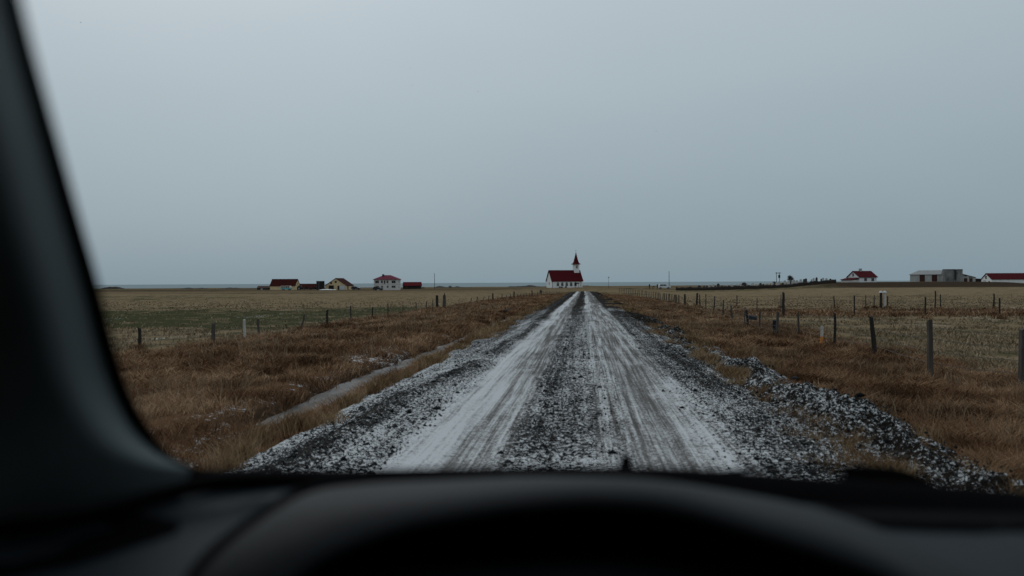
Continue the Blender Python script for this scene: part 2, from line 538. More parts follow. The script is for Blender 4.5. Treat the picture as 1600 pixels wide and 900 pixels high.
bp = N(t, 'ShaderNodeBump', Strength=.8, Distance=.03)
t.links.new(n1, bp.inputs['Height']); t.links.new(bp.outputs[0], b.inputs['Normal'])

m, t, b = new_mat('gravel_stones'); M['stones'] = m
ti = attr(t, 'tint')
t.links.new(mix(t, ti, (.010, .011, .012), (.06, .06, .061)), b.inputs['Base Color'])
b.inputs['Roughness'].default_value = .9
b.inputs['Specular IOR Level'].default_value = .02

m, t, b = new_mat('ditch_ice'); M['ice'] = m
n1 = noise(t, 1.2, 5.0, .7, (2.5, .5, 1))
mk = mth(t, 'MULTIPLY_ADD', mth(t, 'SUBTRACT', n1, .52), 5.0, .5, clamp=True)
t.links.new(mix(t, mk, (.055, .051, .048), (.155, .152, .152)), b.inputs['Base Color'])
b.inputs['Roughness'].default_value = .6
b.inputs['Specular IOR Level'].default_value = .12

m, t, b = new_mat('sea_water'); M['sea'] = m
b.inputs['Base Color'].default_value = (.272, .326, .346, 1)
b.inputs['Roughness'].default_value = .7
b.inputs['Specular IOR Level'].default_value = .0
n1 = noise(t, .02, 5.0, .6)
bp = N(t, 'ShaderNodeBump', Strength=.03, Distance=1.0)
t.links.new(n1, bp.inputs['Height']); t.links.new(bp.outputs[0], b.inputs['Normal'])

# ------------------------------------------------------------------ ground, road, water
ys = [-40.0, -30, -20, -12, -6, -2, 1, 3, 4.5]
y = 5.0
while y < 745:
    ys.append(y); y += max(.05, .0075 * y)
ys = np.array(ys + [746.0])
xc = list(np.arange(-15, 11.01, .08))
st = .1; x = 11.0; xr = []
while x < 1800:
    st *= 1.07; x += st; xr.append(x)
st = .1; x = -15.0; xl = []
while x > -1800:
    st *= 1.07; x -= st; xl.append(x)
xs = np.array(xl[::-1] + xc + xr)
GX, GY = np.meshgrid(xs, ys)


def zone_long(x, Y):
    n = (fbm(x * .5, Y * .25, 21) - .5) * 1.6
    left = sm(-13.4, -12.4, x + n) * (1 - sm(-3.2, -3.0, x))
    right = sm(2.9, 3.2, x) * (1 - sm(8.4, 9.6, x + n))
    band = sm(56, 58, Y + n) * (1 - sm(66, 70, Y + n)) * sm(6, 10, x) * .9
    near = (1 - sm(85, 215, Y + 90 * (fbm(x * .3, Y * .03, 23) - .5)))
    return np.clip(np.maximum(np.maximum(left, right) * near, band), 0, 1)


def zone_snow(x, Y):
    e = np.exp(-((x + 5.1 + (fbm(Y * .11, Y * 0 + 3, 5) - .5) * .8) / .34) ** 2) * sm(8, 11, Y) * (1 - sm(50, 56, Y)) * .36
    e = np.maximum(e, np.exp(-((x + 4.3) / .9) ** 2) * (1 - sm(11, 14, Y)) * .4)
    p = sm(.62, .78, fbm(x * .35, Y * .13, 33)) * .42 * sm(8, 12, Y) * (1 - sm(100, 160, Y))
    return np.maximum(e, p)


z_g = terrain(GX, GY)
lng = zone_long(GX, GY)
gyn = GY + (fbm(GX * .07, GY * .05, 43) - .5) * 34 + (fbm(GX * .4, GY * .2, 44) - .5) * 9
grn = sm(-12.5, -16, GX) * sm(36, 46, gyn) * (1 - sm(70, 92, gyn)) + .34 * sm(9, 12, GX) * (1 - sm(38, 60, gyn)) \
    + .2 * sm(-12.5, -16, GX) * (1 - sm(36, 46, GY))
n_ = fbm(GX * .02, GY * .03, 41)
grn = grn + sm(95, 150, GY) * sm(.55, .7, n_) * .5
wb_ = (fbm(GY * .11, GY * 0 + 3, 5) - .5) * .9 + (fbm(GY * 1.3, GY * 0 + 9, 6) - .5) * .28
drk = np.clip(np.exp(-((GX + 4.75 + wb_) / .3) ** 2) * sm(10, 13, GY) * (1 - sm(54, 57, GY)) * .85 + sm(60, 78, GX) * sm(258, 266, GY) * (1 - sm(290, 330, GY)) * .8
              + sm(235, 300, GY) * .22 + sm(400, 650, GY) * .15
              + sm(-10, -40, GX) * sm(330, 400, GY) * (1 - sm(480, 560, GY)) * .35, 0, .92)
snw = zone_snow(GX, GY)
ground = grid_mesh('ground', GX, GY, z_g, M['ground'], dict(long=lng, green=grn, snow=snw, dark=drk))
tag(ground, kind='structure')

sea = MB().add([(-60000, 600, -6), (60000, 600, -6), (60000, 80000, -6), (-60000, 80000, -6)], [(0, 1, 2, 3)]).build('sea', M['sea'])
tag(sea, kind='structure')


# road: a crowned, rutted strip
def road_fields(x, Y):
    wig = (fbm(Y * .05, Y * 0 + 1, 61) - .5) * .35 * sm(5, 20, Y)
    u = x - wig
    far = sm(28, 70, Y)
    kx = [-3.3, -2.75, -2.5, -2.1, -1.75, -1.6, -1.5, -1.22, -1.12, -.95, -.75, -.66, -.55, -.3, -.15, .05, .15, .45, .55, .8, 1.0, 1.12, 1.32, 1.42, 1.52, 1.7, 1.9, 2.1, 2.3, 2.6]
    kc = [.40, .44, .36, .46, .50, .58, .76, .68, .45, .36, .44, .36, .35, .36, .45, .48, .54, .52, .40, .36, .42, .52, .46, .24, .36, .32, .16, .32, .22, .18]
    ks = [1, 1, 1, 1, 1, .7, .10, .08, .08, .08, .2, .6, 1, 1, 1, .9, .45, .3, .1, .1, .15, .3, .5, 1, 1, 1, 1, 1, 1, 1]
    kf = [-.3, -.2, -.2, -.3, -.1, .45, .92, .86, .42, .25, .20, -.05, -.3, -.3, -.2, .15, .72, .64, .30, .20, .22, .36, .0, -.3, -.4, -.3, -.5, -.4, -.4, -.4]
    c = np.interp(u, kx, kc) * (1 - far) + np.interp(u, kx, kf) * far
    s = np.interp(u, kx, ks)
    # dark windrow of loose gravel on the left, wandering
    xr_ = -2.35 + .55 * sm(6, 26, Y) + (fbm(Y * .5, Y * 0, 71) - .5) * .45
    w = np.exp(-((x - xr_) / .17) ** 2) * np.clip(.1 + 1.5 * fbm(x * 1.5, Y * .8, 73), 0, 1.1)
    c = c - .42 * w; s = np.maximum(s, w)
    c = c + .16 * np.exp(-((x - xr_ + .42) / .2) ** 2) * sm(9, 14, Y)
    # snowy patch at the field entrance on the right
    pz = sm(50, 53, Y) * (1 - sm(56, 60, Y)) * sm(1.0, 1.5, x)
    c = c + .5 * pz
    c = c + (fbm(x * .8, Y * .12, 81) - .5) * .30 + (fbm(x * 2.2, Y * .45, 83) - .5) * .42
    # muddy stretch far ahead
    c = c - .3 * sm(60, 90, Y) * sm(.55, .7, fbm(x * .9 + 4, Y * .06, 91))
    rel = .055 * w - .028 * (np.exp(-((u + .9) / .24) ** 2) + np.exp(-((u - .75) / .24) ** 2))
    return c, s, rel


yr = []; y = 3.0
while y < 228:
    yr.append(y); y += max(.032, .0042 * y)
yr = np.array(yr)
xrd = np.arange(-3.36, 2.66, .03)
RX, RY = np.meshgrid(xrd, yr)
cv, sk_, rel = road_fields(RX, RY)
hump = (vn(RX * 22, RY * 22, 3) - .5) * .022 + (vn(RX * 48, RY * 48, 4) - .5) * .012
RZ = -.0035 * RY - .012 * RX ** 2 + rel + hump * np.clip(sk_ * 1.1, .12, 1) + (fbm(RX * 1.2, RY * .5, 6) - .5) * .05 + (fbm(RX * 9, RY * .14, 12) - .5) * .035 * (1 - .6 * np.clip(sk_, 0, 1))
edge = np.maximum(sm(-2.92, -3.3, RX + (fbm(RY * .6, RY * 0, 8) - .5) * .35), sm(2.35, 2.65, RX))
edge = np.maximum(edge, sm(214, 228, RY))
RZ = RZ - .34 * edge
road = grid_mesh('road', RX, RY, RZ, M['road'], dict(cover=cv, speck=sk_))
tag(road, kind='structure')

# berm of pushed-up earth and snow on the right edge
yb = []; y = 3.5
while y < 200:
    yb.append(y); y += max(.035, .006 * y)
yb = np.array(yb)
xb = np.arange(2.0, 3.8, .025)
BX, BY = np.meshgrid(xb, yb)
cx = 2.62 + .25 * (1 - sm(6, 16, BY)) + (fbm(BY * .25, BY * 0, 101) - .5) * .7
hh = .07 + .34 * np.clip(fbm(BY * .55, BY * 0 + 5, 103) - .25, 0, 1) * (1 - .4 * sm(30, 60, BY))
gap = 1 - .8 * (sm(49, 51, BY) - sm(57, 60, BY))
lump = hh * np.exp(-((BX - cx) / (.46 + .16 * vn(BY * .5, BY * 0, 7))) ** 2) * gap
cl = fbm(BX * 3.2, BY * 2.6, 111, 3); cl2 = fbm(BX * 6.5, BY * 6.5, 113, 3)
lump = lump * (.1 + 1.8 * cl) + ((cl2 - .5) * .20 + (fbm(BX * 15, BY * 15, 117, 2) - .5) * .07) * np.clip(lump * 8, .15, 1)
BZ = -.20 - .0035 * BY + lump - .05 * sm(3.2, 3.7, BX) + (vn(BX * 20, BY * 20, 9) - .5) * .02
BZ = BZ - .12 * sm(2.15, 2.0, BX) - .2 * sm(3.45, 3.75, BX)
bc = .04 - .55 * sm(18, 45, BY) + (fbm(BX * .9, BY * .5, 120) - .5) * .6
berm = grid_mesh('earth_bank', BX, BY, BZ, M['berm'], dict(cover=bc))
tag(berm, kind='structure')

# frozen ditch water
yd = np.arange(11.0, 58.0, .5)
wob = (fbm(yd * .11, yd * 0 + 3, 5) - .5) * .9 * sm(4, 14, yd)
IX = np.stack([-5.3 - wob * .9, -3.2 - wob * .9], 1)
IY = np.stack([yd, yd], 1)
IZ = np.stack([-.555 - .0035 * yd] * 2, 1)
ice = grid_mesh('ditch_water', IX, IY, IZ, M['ice'])
tag(ice, kind='structure')

# gravel yard beside the church
gx = np.linspace(4, 62, 40); gy = np.linspace(318, 334, 12)
QX, QY = np.meshgrid(gx, gy)
yard = grid_mesh('gravel_yard', QX, QY, terrain(QX, QY) + .12, surf('yard_gravel', (.10, .10, .10), (.05, .05, .05), .9, .8))
tag(yard, kind='structure')

# ------------------------------------------------------------------ grass (uncountable)


def blades(name, x, Y, z, h, w, mat, lean=.45, tint=None, curl=.5):
    n = len(x)
    az = rng.uniform(0, 2 * np.pi, n)
    dx, dy = np.cos(az), np.sin(az)
    ln = lean * (0.35 + rng.random(n)) * h
    wind = (fbm(x * .8, Y * .8, 201) - .5) * 9.0 + .6
    la = wind + rng.normal(0, 1.5, n)
    lx, ly = np.cos(la) * ln, np.sin(la) * ln
    V = np.empty((n, 5, 3), np.float32)
    V[:, 0] = np.stack([x - dx * w * .5, Y - dy * w * .5, z - .02], 1)
    V[:, 1] = np.stack([x + dx * w * .5, Y + dy * w * .5, z - .02], 1)
    mz = z + h * .58
    V[:, 2] = np.stack([x - dx * w * .4 + lx * .35, Y - dy * w * .4 + ly * .35, mz], 1)
    V[:, 3] = np.stack([x + dx * w * .4 + lx * .35, Y + dy * w * .4 + ly * .35, mz], 1)
    V[:, 4] = np.stack([x + lx, Y + ly, z + h * (1 - curl * .3 * rng.random(n))], 1)
    b = np.arange(n)[:, None] * 5
    q = b + np.array([[0, 1, 3, 2]]); tr_ = b + np.array([[2, 3, 4]])
    ti = rng.random(n) if tint is None else tint
    o = np_mesh(name, V.reshape(-1, 3), [(4, q), (3, tr_)], mat, dict(tint=np.repeat(ti, 5)))
    return o


def scatter(n, x0, x1, y0, y1, p=1.0):
    """Density falls with distance as Y^-p."""
    u = rng.random(n)
    if p == 1.0:
        Y = y0 * (y1 / y0) ** u
    else:
        Y = (y0 ** (1 - p) + u * (y1 ** (1 - p) - y0 ** (1 - p))) ** (1 / (1 - p))
    return rng.uniform(x0, x1, n), Y


def long_grass(name, n, x0, x1, y0, y1, hmax):
    x, Y = scatter(n, x0, x1, y0, y1)
    keep = rng.random(n) < zone_long(x, Y) * np.clip(1.25 - 2.3 * zone_snow(x, Y), 0, 1)
    wob = (fbm(Y * .11, Y * 0 + 3, 5) - .5) * .9 * sm(4, 14, Y)
    wob = wob + (fbm(Y * 1.3, Y * 0 + 9, 6) - .5) * .28 * sm(8, 14, Y)
    inditch = (x > -4.72 - wob * .9) & (x < -3.92 - wob * .9) & (Y > 11.5) & (Y < 56.5)
    cross = (Y > 57.5) & (Y < 63) & (x < -2.5) & (x > -11)
    keep &= ~(inditch & (rng.random(n) < .93)) & ~(cross & (rng.random(n) < .75))
    x, Y = x[keep], Y[keep]
    tus = fbm(x * 1.5, Y * 1.2, 131, 3)
    keep = rng.random(len(x)) < sm(.25, .55, tus) * .85 + .15
    x, Y, tus = x[keep], Y[keep], tus[keep]
    h = hmax * (.30 + .95 * sm(.3, .75, tus)) * rng.uniform(.6, 1.15, len(x))
    h *= np.where(x > 0, 1 - .35 * sm(4.2, 3.0, x), 1 - .30 * sm(-4.2, -3.0, x))
    w = np.clip(.00075 * Y, .0045, .06) * rng.uniform(.7, 1.3, len(x))
    ti = np.clip(.5 * rng.random(len(x)) + .5 * fbm(x * .9, Y * .8, 141), 0, 1)
    return blades(name, x, Y, terrain(x, Y), h, w, M['long_grass'], 1.5, ti)


tag(long_grass('long_grass', 420000, -13.6, -3.0, 5.0, 230, .21), 'long dry brown grass on the left verge', 'grass', kind='stuff')
tag(long_grass('long_grass', 340000, 2.9, 9.6, 5.0, 230, .21), 'long dry brown grass on the right verge', 'grass', kind='stuff')
# sparse taller pale stems standing out of the matted grass
for x0_, x1_, lab in ((-12.6, -5.2, 'sparse tall pale grass stems on the left verge'), (3.4, 9.0, 'sparse tall pale grass stems on the right verge')):
    x, Y = scatter(9000, x0_, x1_, 5.5, 90)
    keep = rng.random(len(x)) < sm(.35, .7, fbm(x * .6, Y * .4, 171))
    x, Y = x[keep], Y[keep]
    tag(blades('tall_grass', x, Y, terrain(x, Y), rng.uniform(.24, .46, len(x)), np.clip(.0005 * Y, .0035, .03), M['field_grass'], .5),
        lab, 'grass', kind='stuff')
# rough band between the cross fences
x, Y = scatter(40000, 9, 70, 56.5, 69)
keep = rng.random(len(x)) < sm(.3, .55, fbm(x * .8, Y * .8, 151))
x, Y = x[keep], Y[keep]
tag(blades('long_grass', x, Y, terrain(x, Y), .30 * rng.uniform(.5, 1.1, len(x)), np.full(len(x), .06), M['long_grass'], .7),
    'rough brown grass between the two cross fences', 'grass', kind='stuff')
# short field grass
def field(name, n, side, label):
    u = rng.random(n); Y = 8 * (300 / 8) ** u ** .8
    fr = rng.random(n)
    if side < 0:
        x = -11.8 - fr * np.clip(Y * .62, 1, 200)
    else:
        x = 8.6 + fr * np.clip(Y * .62 - 6, 1, 200)
    d = fbm(x * .7, Y * .5, 161)
    keep = (rng.random(n) < sm(.28, .6, d)) & (rng.random(n) > sm(45, 190, Y))
    x, Y = x[keep], Y[keep]
    h = rng.uniform(.05, .13, len(x)) * (1 + .4 * vn(x * .3, Y * .3, 3))
    w = np.clip(.0016 * Y, .012, .14)
    yn = Y + (fbm(x * .07, Y * .05, 43) - .5) * 34 + (fbm(x * .4, Y * .2, 44) - .5) * 9
    g = sm(-12.5, -16, x) * sm(36, 46, yn) * (1 - sm(70, 92, yn))
    keep = rng.random(len(x)) > g * .8
    x, Y, h, w = x[keep], Y[keep], h[keep], w[keep]
    return tag(blades(name, x, Y, terrain(x, Y), h, w, M['field_grass'], .8), label, 'grass', kind='stuff')


field('field_grass', 90000, -1, 'short pale grass in the left field')
field('field_grass', 130000, 1, 'short pale grass in the right field')
# tufts growing through the gravel edge
tx, ty = [], []
for k in range(150):
    if k < 16:
        yy = [6.9, 7.2, 7.6, 7.9, 8.4, 9.6, 10.3, 11.6, 12.2, 12.8, 13.6, 14.6, 15.5, 17, 18.5, 7.4][k]; xx = 2.34 + random.gauss(0, .07)
    elif k < 60:
        yy = 6 * (150 / 6) ** random.random(); xx = 2.4 + random.gauss(0, .22)
    elif k < 85:
        yy = 6 * (120 / 6) ** random.random(); xx = 3.1 + random.gauss(0, .2)
    else:
        yy = 6 * (120 / 6) ** random.random(); xx = -3.06 + random.gauss(0, .1)
    q = random.randint(140, 330)
    sp_ = .05 + .07 * random.random() + (.1 if yy > 25 else 0)
    tx.append(xx + rng.normal(0, sp_, q)); ty.append(yy + rng.normal(0, sp_ * 1.6, q))
x, Y = np.concatenate(tx), np.concatenate(ty)
zz = np.where(x > 0, np.maximum(terrain(x, Y), -.17 - .0035 * Y), np.maximum(terrain(x, Y), -.16 - .0035 * Y))
tag(blades('grass_tufts', x, Y, zz, .24 * rng.uniform(.4, 1.1, len(x)), np.clip(.0008 * Y, .005, .05), M['tuft_grass'], .85),
    'straw coloured grass tufts along the gravel edges', 'grass', kind='stuff')

# loose stones
n = 52000
x, Y = scatter(n, -2.8, 2.4, 5.2, 42, 1.35)
c_, s_, r_ = road_fields(x, Y)
keep = rng.random(n) < np.clip((s_ - .2) * (1.2 - c_), 0.0, 1)
x, Y, r_ = x[keep], Y[keep], r_[keep]
z = -.0035 * Y - .012 * x ** 2 + r_ + .004 + (fbm(x * 1.2, Y * .5, 6) - .5) * .05
x2, Y2 = scatter(9000, 2.2, 3.4, 5.2, 36, 1.3)
pick = rng.choice(BX.size, 4200, p=(lambda q: q / q.sum())((np.clip(lump, .01, .3) * (BY < 45) / BY ** .6 * np.gradient(BY, axis=0)).ravel()))
x = np.concatenate([x, BX.ravel()[pick] + rng.normal(0, .12, 4200)]); Y = np.concatenate([Y, BY.ravel()[pick] + rng.normal(0, .02, 4200)])
z = np.concatenate([z, BZ.ravel()[pick] + .004])
big = np.concatenate([np.ones(n_road := len(z) - 4200), np.full(4200, 1.5)])
n = len(x)
oc = np.array([[1, 0, 0], [-1, 0, 0], [0, 1, 0], [0, -1, 0], [0, 0, 1], [0, 0, -1]], float)
of = np.array([[0, 2, 4], [2, 1, 4], [1, 3, 4], [3, 0, 4], [2, 0, 5], [1, 2, 5], [3, 1, 5], [0, 3, 5]])
r = (.004 + .012 * rng.random(n) ** 2.5 + .022 * (rng.random(n) > .985)) * (1 + .012 * Y) * big
V = oc[None] * (r[:, None, None] * rng.uniform(.65, 1.3, (n, 6, 1)))
V[:, :, 2] *= .75
ca, sa = np.cos(rng.uniform(0, 6.28, n)), np.sin(rng.uniform(0, 6.28, n))
vx = V[:, :, 0] * ca[:, None] - V[:, :, 1] * sa[:, None]; vy = V[:, :, 0] * sa[:, None] + V[:, :, 1] * ca[:, None]
V = np.stack([vx + x[:, None], vy + Y[:, None], V[:, :, 2] + z[:, None]], -1)
F = (np.arange(n)[:, None, None] * 6 + of[None]).reshape(-1, 3)
tag(np_mesh('loose_gravel', V.reshape(-1, 3), [(3, F)], M['stones'], dict(tint=np.repeat(rng.random(n) ** 2, 6))),
    'loose dark gravel stones on the snowy road', 'gravel', kind='stuff')

# ------------------------------------------------------------------ fences


def post_mesh(h, w, round_=False, jag=.3):
    mb = MB()
    n = 8 if round_ else 4
    levels = 5
    rows = []
    for i in range(levels + 1):
        f = i / levels
        ww = w * (1 - .14 * f) * random.uniform(.92, 1.06)
        ox, oy = random.gauss(0, .006), random.gauss(0, .006)
        row = []
        for k in range(n):
            a = 2 * math.pi * (k + .5) / n
            rr = ww * .5 * (1.0 if round_ else 1.3) * random.uniform(.92, 1.08)
            zt = h * f - .35 * (1 - f)
            if i == levels:
                zt += random.uniform(-jag, jag) * w
            row.append((ox + rr * math.cos(a), oy + rr * math.sin(a), zt))
        rows.append(row)
    vs = [p for r_ in rows for p in r_]
    fs = []
    for i in range(levels):
        for k in range(n):
            fs.append((i * n + k, i * n + (k + 1) % n, (i + 1) * n + (k + 1) % n, (i + 1) * n + k))
    fs += [tuple(range(n))[::-1], tuple(range(levels * n, levels * n + n))]
    return mb.add(vs, fs)


POSTS = []


def fence(name, label, posts, wires=(.3, .55, .8), closed_h=None, wire_r=.0055):
    """posts: (px, base_py, top_py, width_m, tilt_deg, material, label, round)."""
    first = posts[0]
    x0, y0 = place(first[0], first[1]) if len(first) == 8 else (first[0], first[1])
    root = empty(name, (x0, y0, tz(x0, y0)))
    tag(root, label, 'fence')
    tops = []
    for p in posts:
        if len(p) == 8:
            px, by, ty_, w, tilt, mt, lb, rd = p
            X, Yp = place(px, by)
            zg = tz(X, Yp)
            h = at(px, ty_, Yp).z - zg
        else:
            X, Yp, h, w, tilt, mt, lb, rd, _ = p
            zg = tz(X, Yp)
        h = max(.45, min(h, 1.7))
        POSTS.append((X, Yp))
        o = post_mesh(h, w * .86, rd, .45).build('post', M[mt], root, smooth=False)
        o.location = (X - x0, Yp - y0, zg - root.location.z)
        o.rotation_euler = (R(random.gauss(0, 2)), R(tilt), random.uniform(0, 3))
        if rd is False:
            o.rotation_euler = (R(random.gauss(0, 2)), R(tilt), random.gauss(0, .25))
        if lb:
            o['label'] = lb
        tops.append((X - x0, Yp - y0, zg - root.location.z, h))
    for f in wires:
        mb = MB()
        for a, b_ in zip(tops[:-1], tops[1:]):
            pa = Vector((a[0], a[1], a[2] + a[3] * f)); pb = Vector((b_[0], b_[1], b_[2] + b_[3] * f))
            mid = (pa + pb) * .5 - Vector((0, 0, .02))
            mb.tube(pa, mid, wire_r, n=4); mb.tube(mid, pb, wire_r, n=4)
        mb.build('wire', M['wire'], root)
    return root


W, D = 'wood', 'wood_dark'
fence('wire_fence', 'wooden post and wire fence along the left verge, with one white post', [
    (140, 556, 517, .10, 1, W, None, False),
    (218, 545, 513, .11, 1, D, None, False), (333, 534, 505, .13, 2, W, None, False),
    (383, 529, 498, .10, 0, 'wood_pale', 'pale whitish post', False), (405, 525, 498, .10, -2, W, None, False),
    (470, 516, 491, .09, 12, W, 'leaning post', False), (511, 509, 484, .11, 1, D, None, False),
    (548, 501, 477, .12, 0, W, None, False), (582, 498, 480, .09, 2, D, None, False),
    (606, 493, 474, .08, 0, W, None, False), (630, 490, 476, .06, 0, W, None, False),
    (650, 487, 472, .07, 1, W, None, False), (666, 484, 471, .08, 2, D, None, False),
    (676, 483, 469, .08, 1, D, None, False)], wires=(.25, .45, .65, .85))
gate_posts = []
for px, lab in ((683, 'thick dark round gate post at the left field entrance, the plain one of the pair'),
                (694.5, 'thick grey gate post at the left field entrance, with a spike on its top')):
    X, Yp = place(px, 481)
    zg = tz(X, Yp); h = at(px, 461.5, Yp).z - zg
    o = post_mesh(h, .26, True, .1).build('gate_post', M[D if px < 690 else W])
    o.location = (X, Yp, zg)
    tag(o, lab, 'gate post', 'gate posts at the left field entrance')
    if px > 690:
        sp_ = MB().tube((0, 0, h - .02), (0, 0, h + .16), .05, .03, 6).build('spike', M[D], o)
lf = []
for i in range(30):
    f = i / 29
    X = -12.0 + 6.5 * f; Yp = 96 + 110 * f
    thick = i in (4, 9, 15)
    lf.append((X, Yp, 1.0 if thick else random.uniform(.6, .85), .24 if thick else .10, random.gauss(0, 4) + (14 if i < 4 else 0), D if thick else W, None, thick, 0))
fence('wire_fence', 'distant post and wire fence running left of the road to the church', lf, wires=(.35, .75))

rf = [(1690, 625, 527, .13, 0, W, None, False),
      (1598, 594, 514, .13, 0, W, None, False), (1454, 574, 502, .12, -1, W, None, False),
      (1367, 547, 494, .15, -5, D, 'thick dark leaning post', False), (1304, 537, 489, .10, 1, D, None, False),
      (1249, 519, 488, .08, -5, W, None, False), (1214, 520, 489, .10, 2, W, None, False),
      (1187, 514, 487, .09, 1, W, None, False), (1163, 506, 480, .06, 2, W, None, False),
      (1145, 499, 477, .08, -6, W, None, False), (1129.5, 493, 469, .08, 2, D, None, False),
      (1115, 486, 463, .09, 3, D, None, False), (1103, 483, 460, .09, 0, D, None, False),
      (1094, 479, 460, .09, -2, D, None, False), (1088.5, 477, 458, .24, 0, D, 'thick corner post', True),
      (1070, 475, 460, .24, 0, D, 'thick dark post', True)]
for px in np.linspace(1061, 968, 34):
    by = 475 - (1061 - px) * (475 - 456.5) / 93
    rf.append((float(px), float(by), float(by) - (by - 446) * .36 - 3.4, .10, random.gauss(0, 2), random.choice([W, D]), None, False))
fence('wire_fence', 'weathered post and wire fence along the right verge, thick dark leaning post', rf, wires=(.3, .5, .7, .9))
fence('wire_fence', 'nearer of the two fences crossing the right field, with sparse thin posts', [
    (1183, 491, 466, .08, 0, W, None, False), (1224, 491, 456, .22, 1, D, 'tall thick round post', True), (1335, 491, 462, .10, 0, D, None, False),
    (1446, 492, 464, .10, 0, D, None, False), (1562, 493, 466, .11, 0, D, None, False), (1670, 494, 467, .10, 0, D, None, False)],
    wires=(.4, .75))
fence('wire_fence', 'farther of the two fences crossing the right field behind the rough brown strip', [
    (1093, 477, 461, .08, 0, W, None, False), (1151.5, 478, 462, .10, 0, D, None, False), (1220, 478, 460, .08, 1, W, None, False), (1304, 479, 462, .09, 0, D, None, False),
    (1353, 479, 461, .08, 0, W, None, False), (1366, 479, 461, .08, 1, W, None, False), (1387, 479, 463, .1, 0, D, None, False), (1461, 481, 455, .11, 0, D, None, False),
    (1469.5, 479, 460, .09, -1, D, None, False), (1552.5, 480, 459, .12, 0, D, None, False), (1620, 480, 461, .10, 0, D, None, False)], wires=(.45, .9), wire_r=.008)
pq = [p_ for p_ in POSTS if p_[1] < 130]
bx, by_ = [], []
for X, Yp in pq:
    q = 110
    bx.append(X + rng.normal(0, .16, q)); by_.append(Yp + rng.normal(-.08, .16, q))
x, Y = np.concatenate(bx), np.concatenate(by_)
tag(blades('long_grass', x, Y, terrain(x, Y), rng.uniform(.12, .36, len(x)), np.clip(.0008 * Y, .005, .05), M['long_grass'], .9),
    'dry grass caught round the feet of the fence posts', 'grass', kind='stuff')
# white capped pair of field gate posts
for px, lab, mt in ((1376.5, 'dark gate post with a round white cap, left of the pair in the right field', D),
                    (1382.5, 'pale gate post with a round white cap, right of the pair in the right field', 'wood_pale')):
    X, Yp = place(px, 479)
    zg = tz(X, Yp); h = at(px, 457.5, Yp).z - zg
    root = empty('gate_post', (X, Yp, zg)); tag(root, lab, 'gate post', 'white capped gate posts')
    MB().tube((0, 0, -.3), (0, 0, h), .11, .10, 8).build('post', M[mt], root)
    mb = MB()
    for i in range(4):
        a0, a1 = i / 4 * math.pi * .5, (i + 1) / 4 * math.pi * .5
        mb.tube((0, 0, h + .16 * math.sin(a0)), (0, 0, h + .16 * math.sin(a1)), .16 * math.cos(a0), max(.16 * math.cos(a1), .02), 10)
    mb.build('cap', M['cap_white'], root, smooth=True)

# mailbox, board, marker stake by the right fence
X, Yp = place(1168.5, 507); zg = tz(X, Yp)
root = empty('mailbox', (X, Yp, zg)); tag(root, 'dark mailbox on a short crooked post by the right fence', 'mailbox')
h = at(1168, 484, Yp).z - zg
o = post_mesh(h, .09, False).build('post', M[D], root); o.rotation_euler = (0, R(-4), .2)
bw = .34
pb = [(0, 0)]
mb = MB()
prof = [(-.10, 0), (.10, 0), (.10, .12)] + [(.10 * math.cos(a), .12 + .08 * math.sin(a)) for a in np.linspace(.3, math.pi - .3, 6)] + [(-.10, .12)]
mb.prism(prof, .02, .36, axis='x')
o = mb.build('box', M['mailbox'], root, bevel=.01); o.location = (0, 0, h * .48); o.rotation_euler = (0, R(8), 0)
MB().box(.0, -.02, h * .44, .3, .02, h * .48).build('bracket', M[D], root)
X, Yp = place(1211, 518); zg = tz(X, Yp); h = at(1211, 500, Yp).z - zg
root = empty('notice_board', (X, Yp, zg)); tag(root, 'low navy board standing against a fence post on the right', 'board')
MB().box(-.085, -.02, .05, .085, .02, h).build('panel', M['navy'], root, bevel=.006)
MB().box(-.03, .021, -.2, .03, .06, h - .05).build('stake', M[D], root)
X, Yp = place(1283.5, 529); zg = tz(X, Yp); h = at(1283.5, 509, Yp).z - zg
root = empty('marker_stake', (X, Yp, zg)); tag(root, 'small white topped orange marker stake in the brown grass', 'marker')
hm = h * .45
MB().tube((0, 0, -.2), (0, 0, hm), .05, .048, 8).build('stake', M['orange'], root)
MB().tube((0, 0, hm), (0, 0, h), .047, .044, 8).build('top_sleeve', M['wood_pale'], root)
root.rotation_euler = (0, R(2), 0)

# culvert under the crossing
X, Yp = -5.0, 57.0
zc = -.50 - .0035 * Yp
mb = MB(); nseg = 20
for k in range(nseg):
    a0, a1 = 2 * math.pi * k / nseg, 2 * math.pi * (k + 1) / nseg
    def ring(a, rr, yy): return (rr * 1.35 * math.cos(a), yy, rr * math.sin(a))
    ro, ri = .36, .33
    mb.add([ring(a0, ro, 0), ring(a1, ro, 0), ring(a1, ri, 0), ring(a0, ri, 0), ring(a0, ro, 7), ring(a1, ro, 7), ring(a1, ri, 7), ring(a0, ri, 7)],
           [(0, 1, 2, 3), (0, 4, 5, 1), (3, 2, 6, 7), (4, 7, 6, 5)])
mb.add([ring(2 * math.pi * k / nseg, .329, 4) for k in range(nseg)], [tuple(range(nseg))])
cul = mb.build('culvert_pipe', M['pipe']); cul.location = (X, Yp, zc)
tag(cul, 'dark culvert mouth under the crossing of the left ditch', 'culvert')

# ------------------------------------------------------------------ buildings


def frame_at(px, Y, theta, lx, ly, zbase):
    """Root location so that local corner (lx, ly) shows at column px, Y metres ahead."""
    p = at(px, hor(px), Y)
    c, s = math.cos(theta), math.sin(theta)
    return (p.x - (c * lx - s * ly), Y - (s * lx + c * ly), zbase)


def proj(v):
    q = CM.inverted() @ Vector(v)
    return 800 + FPX * q.x / -q.z


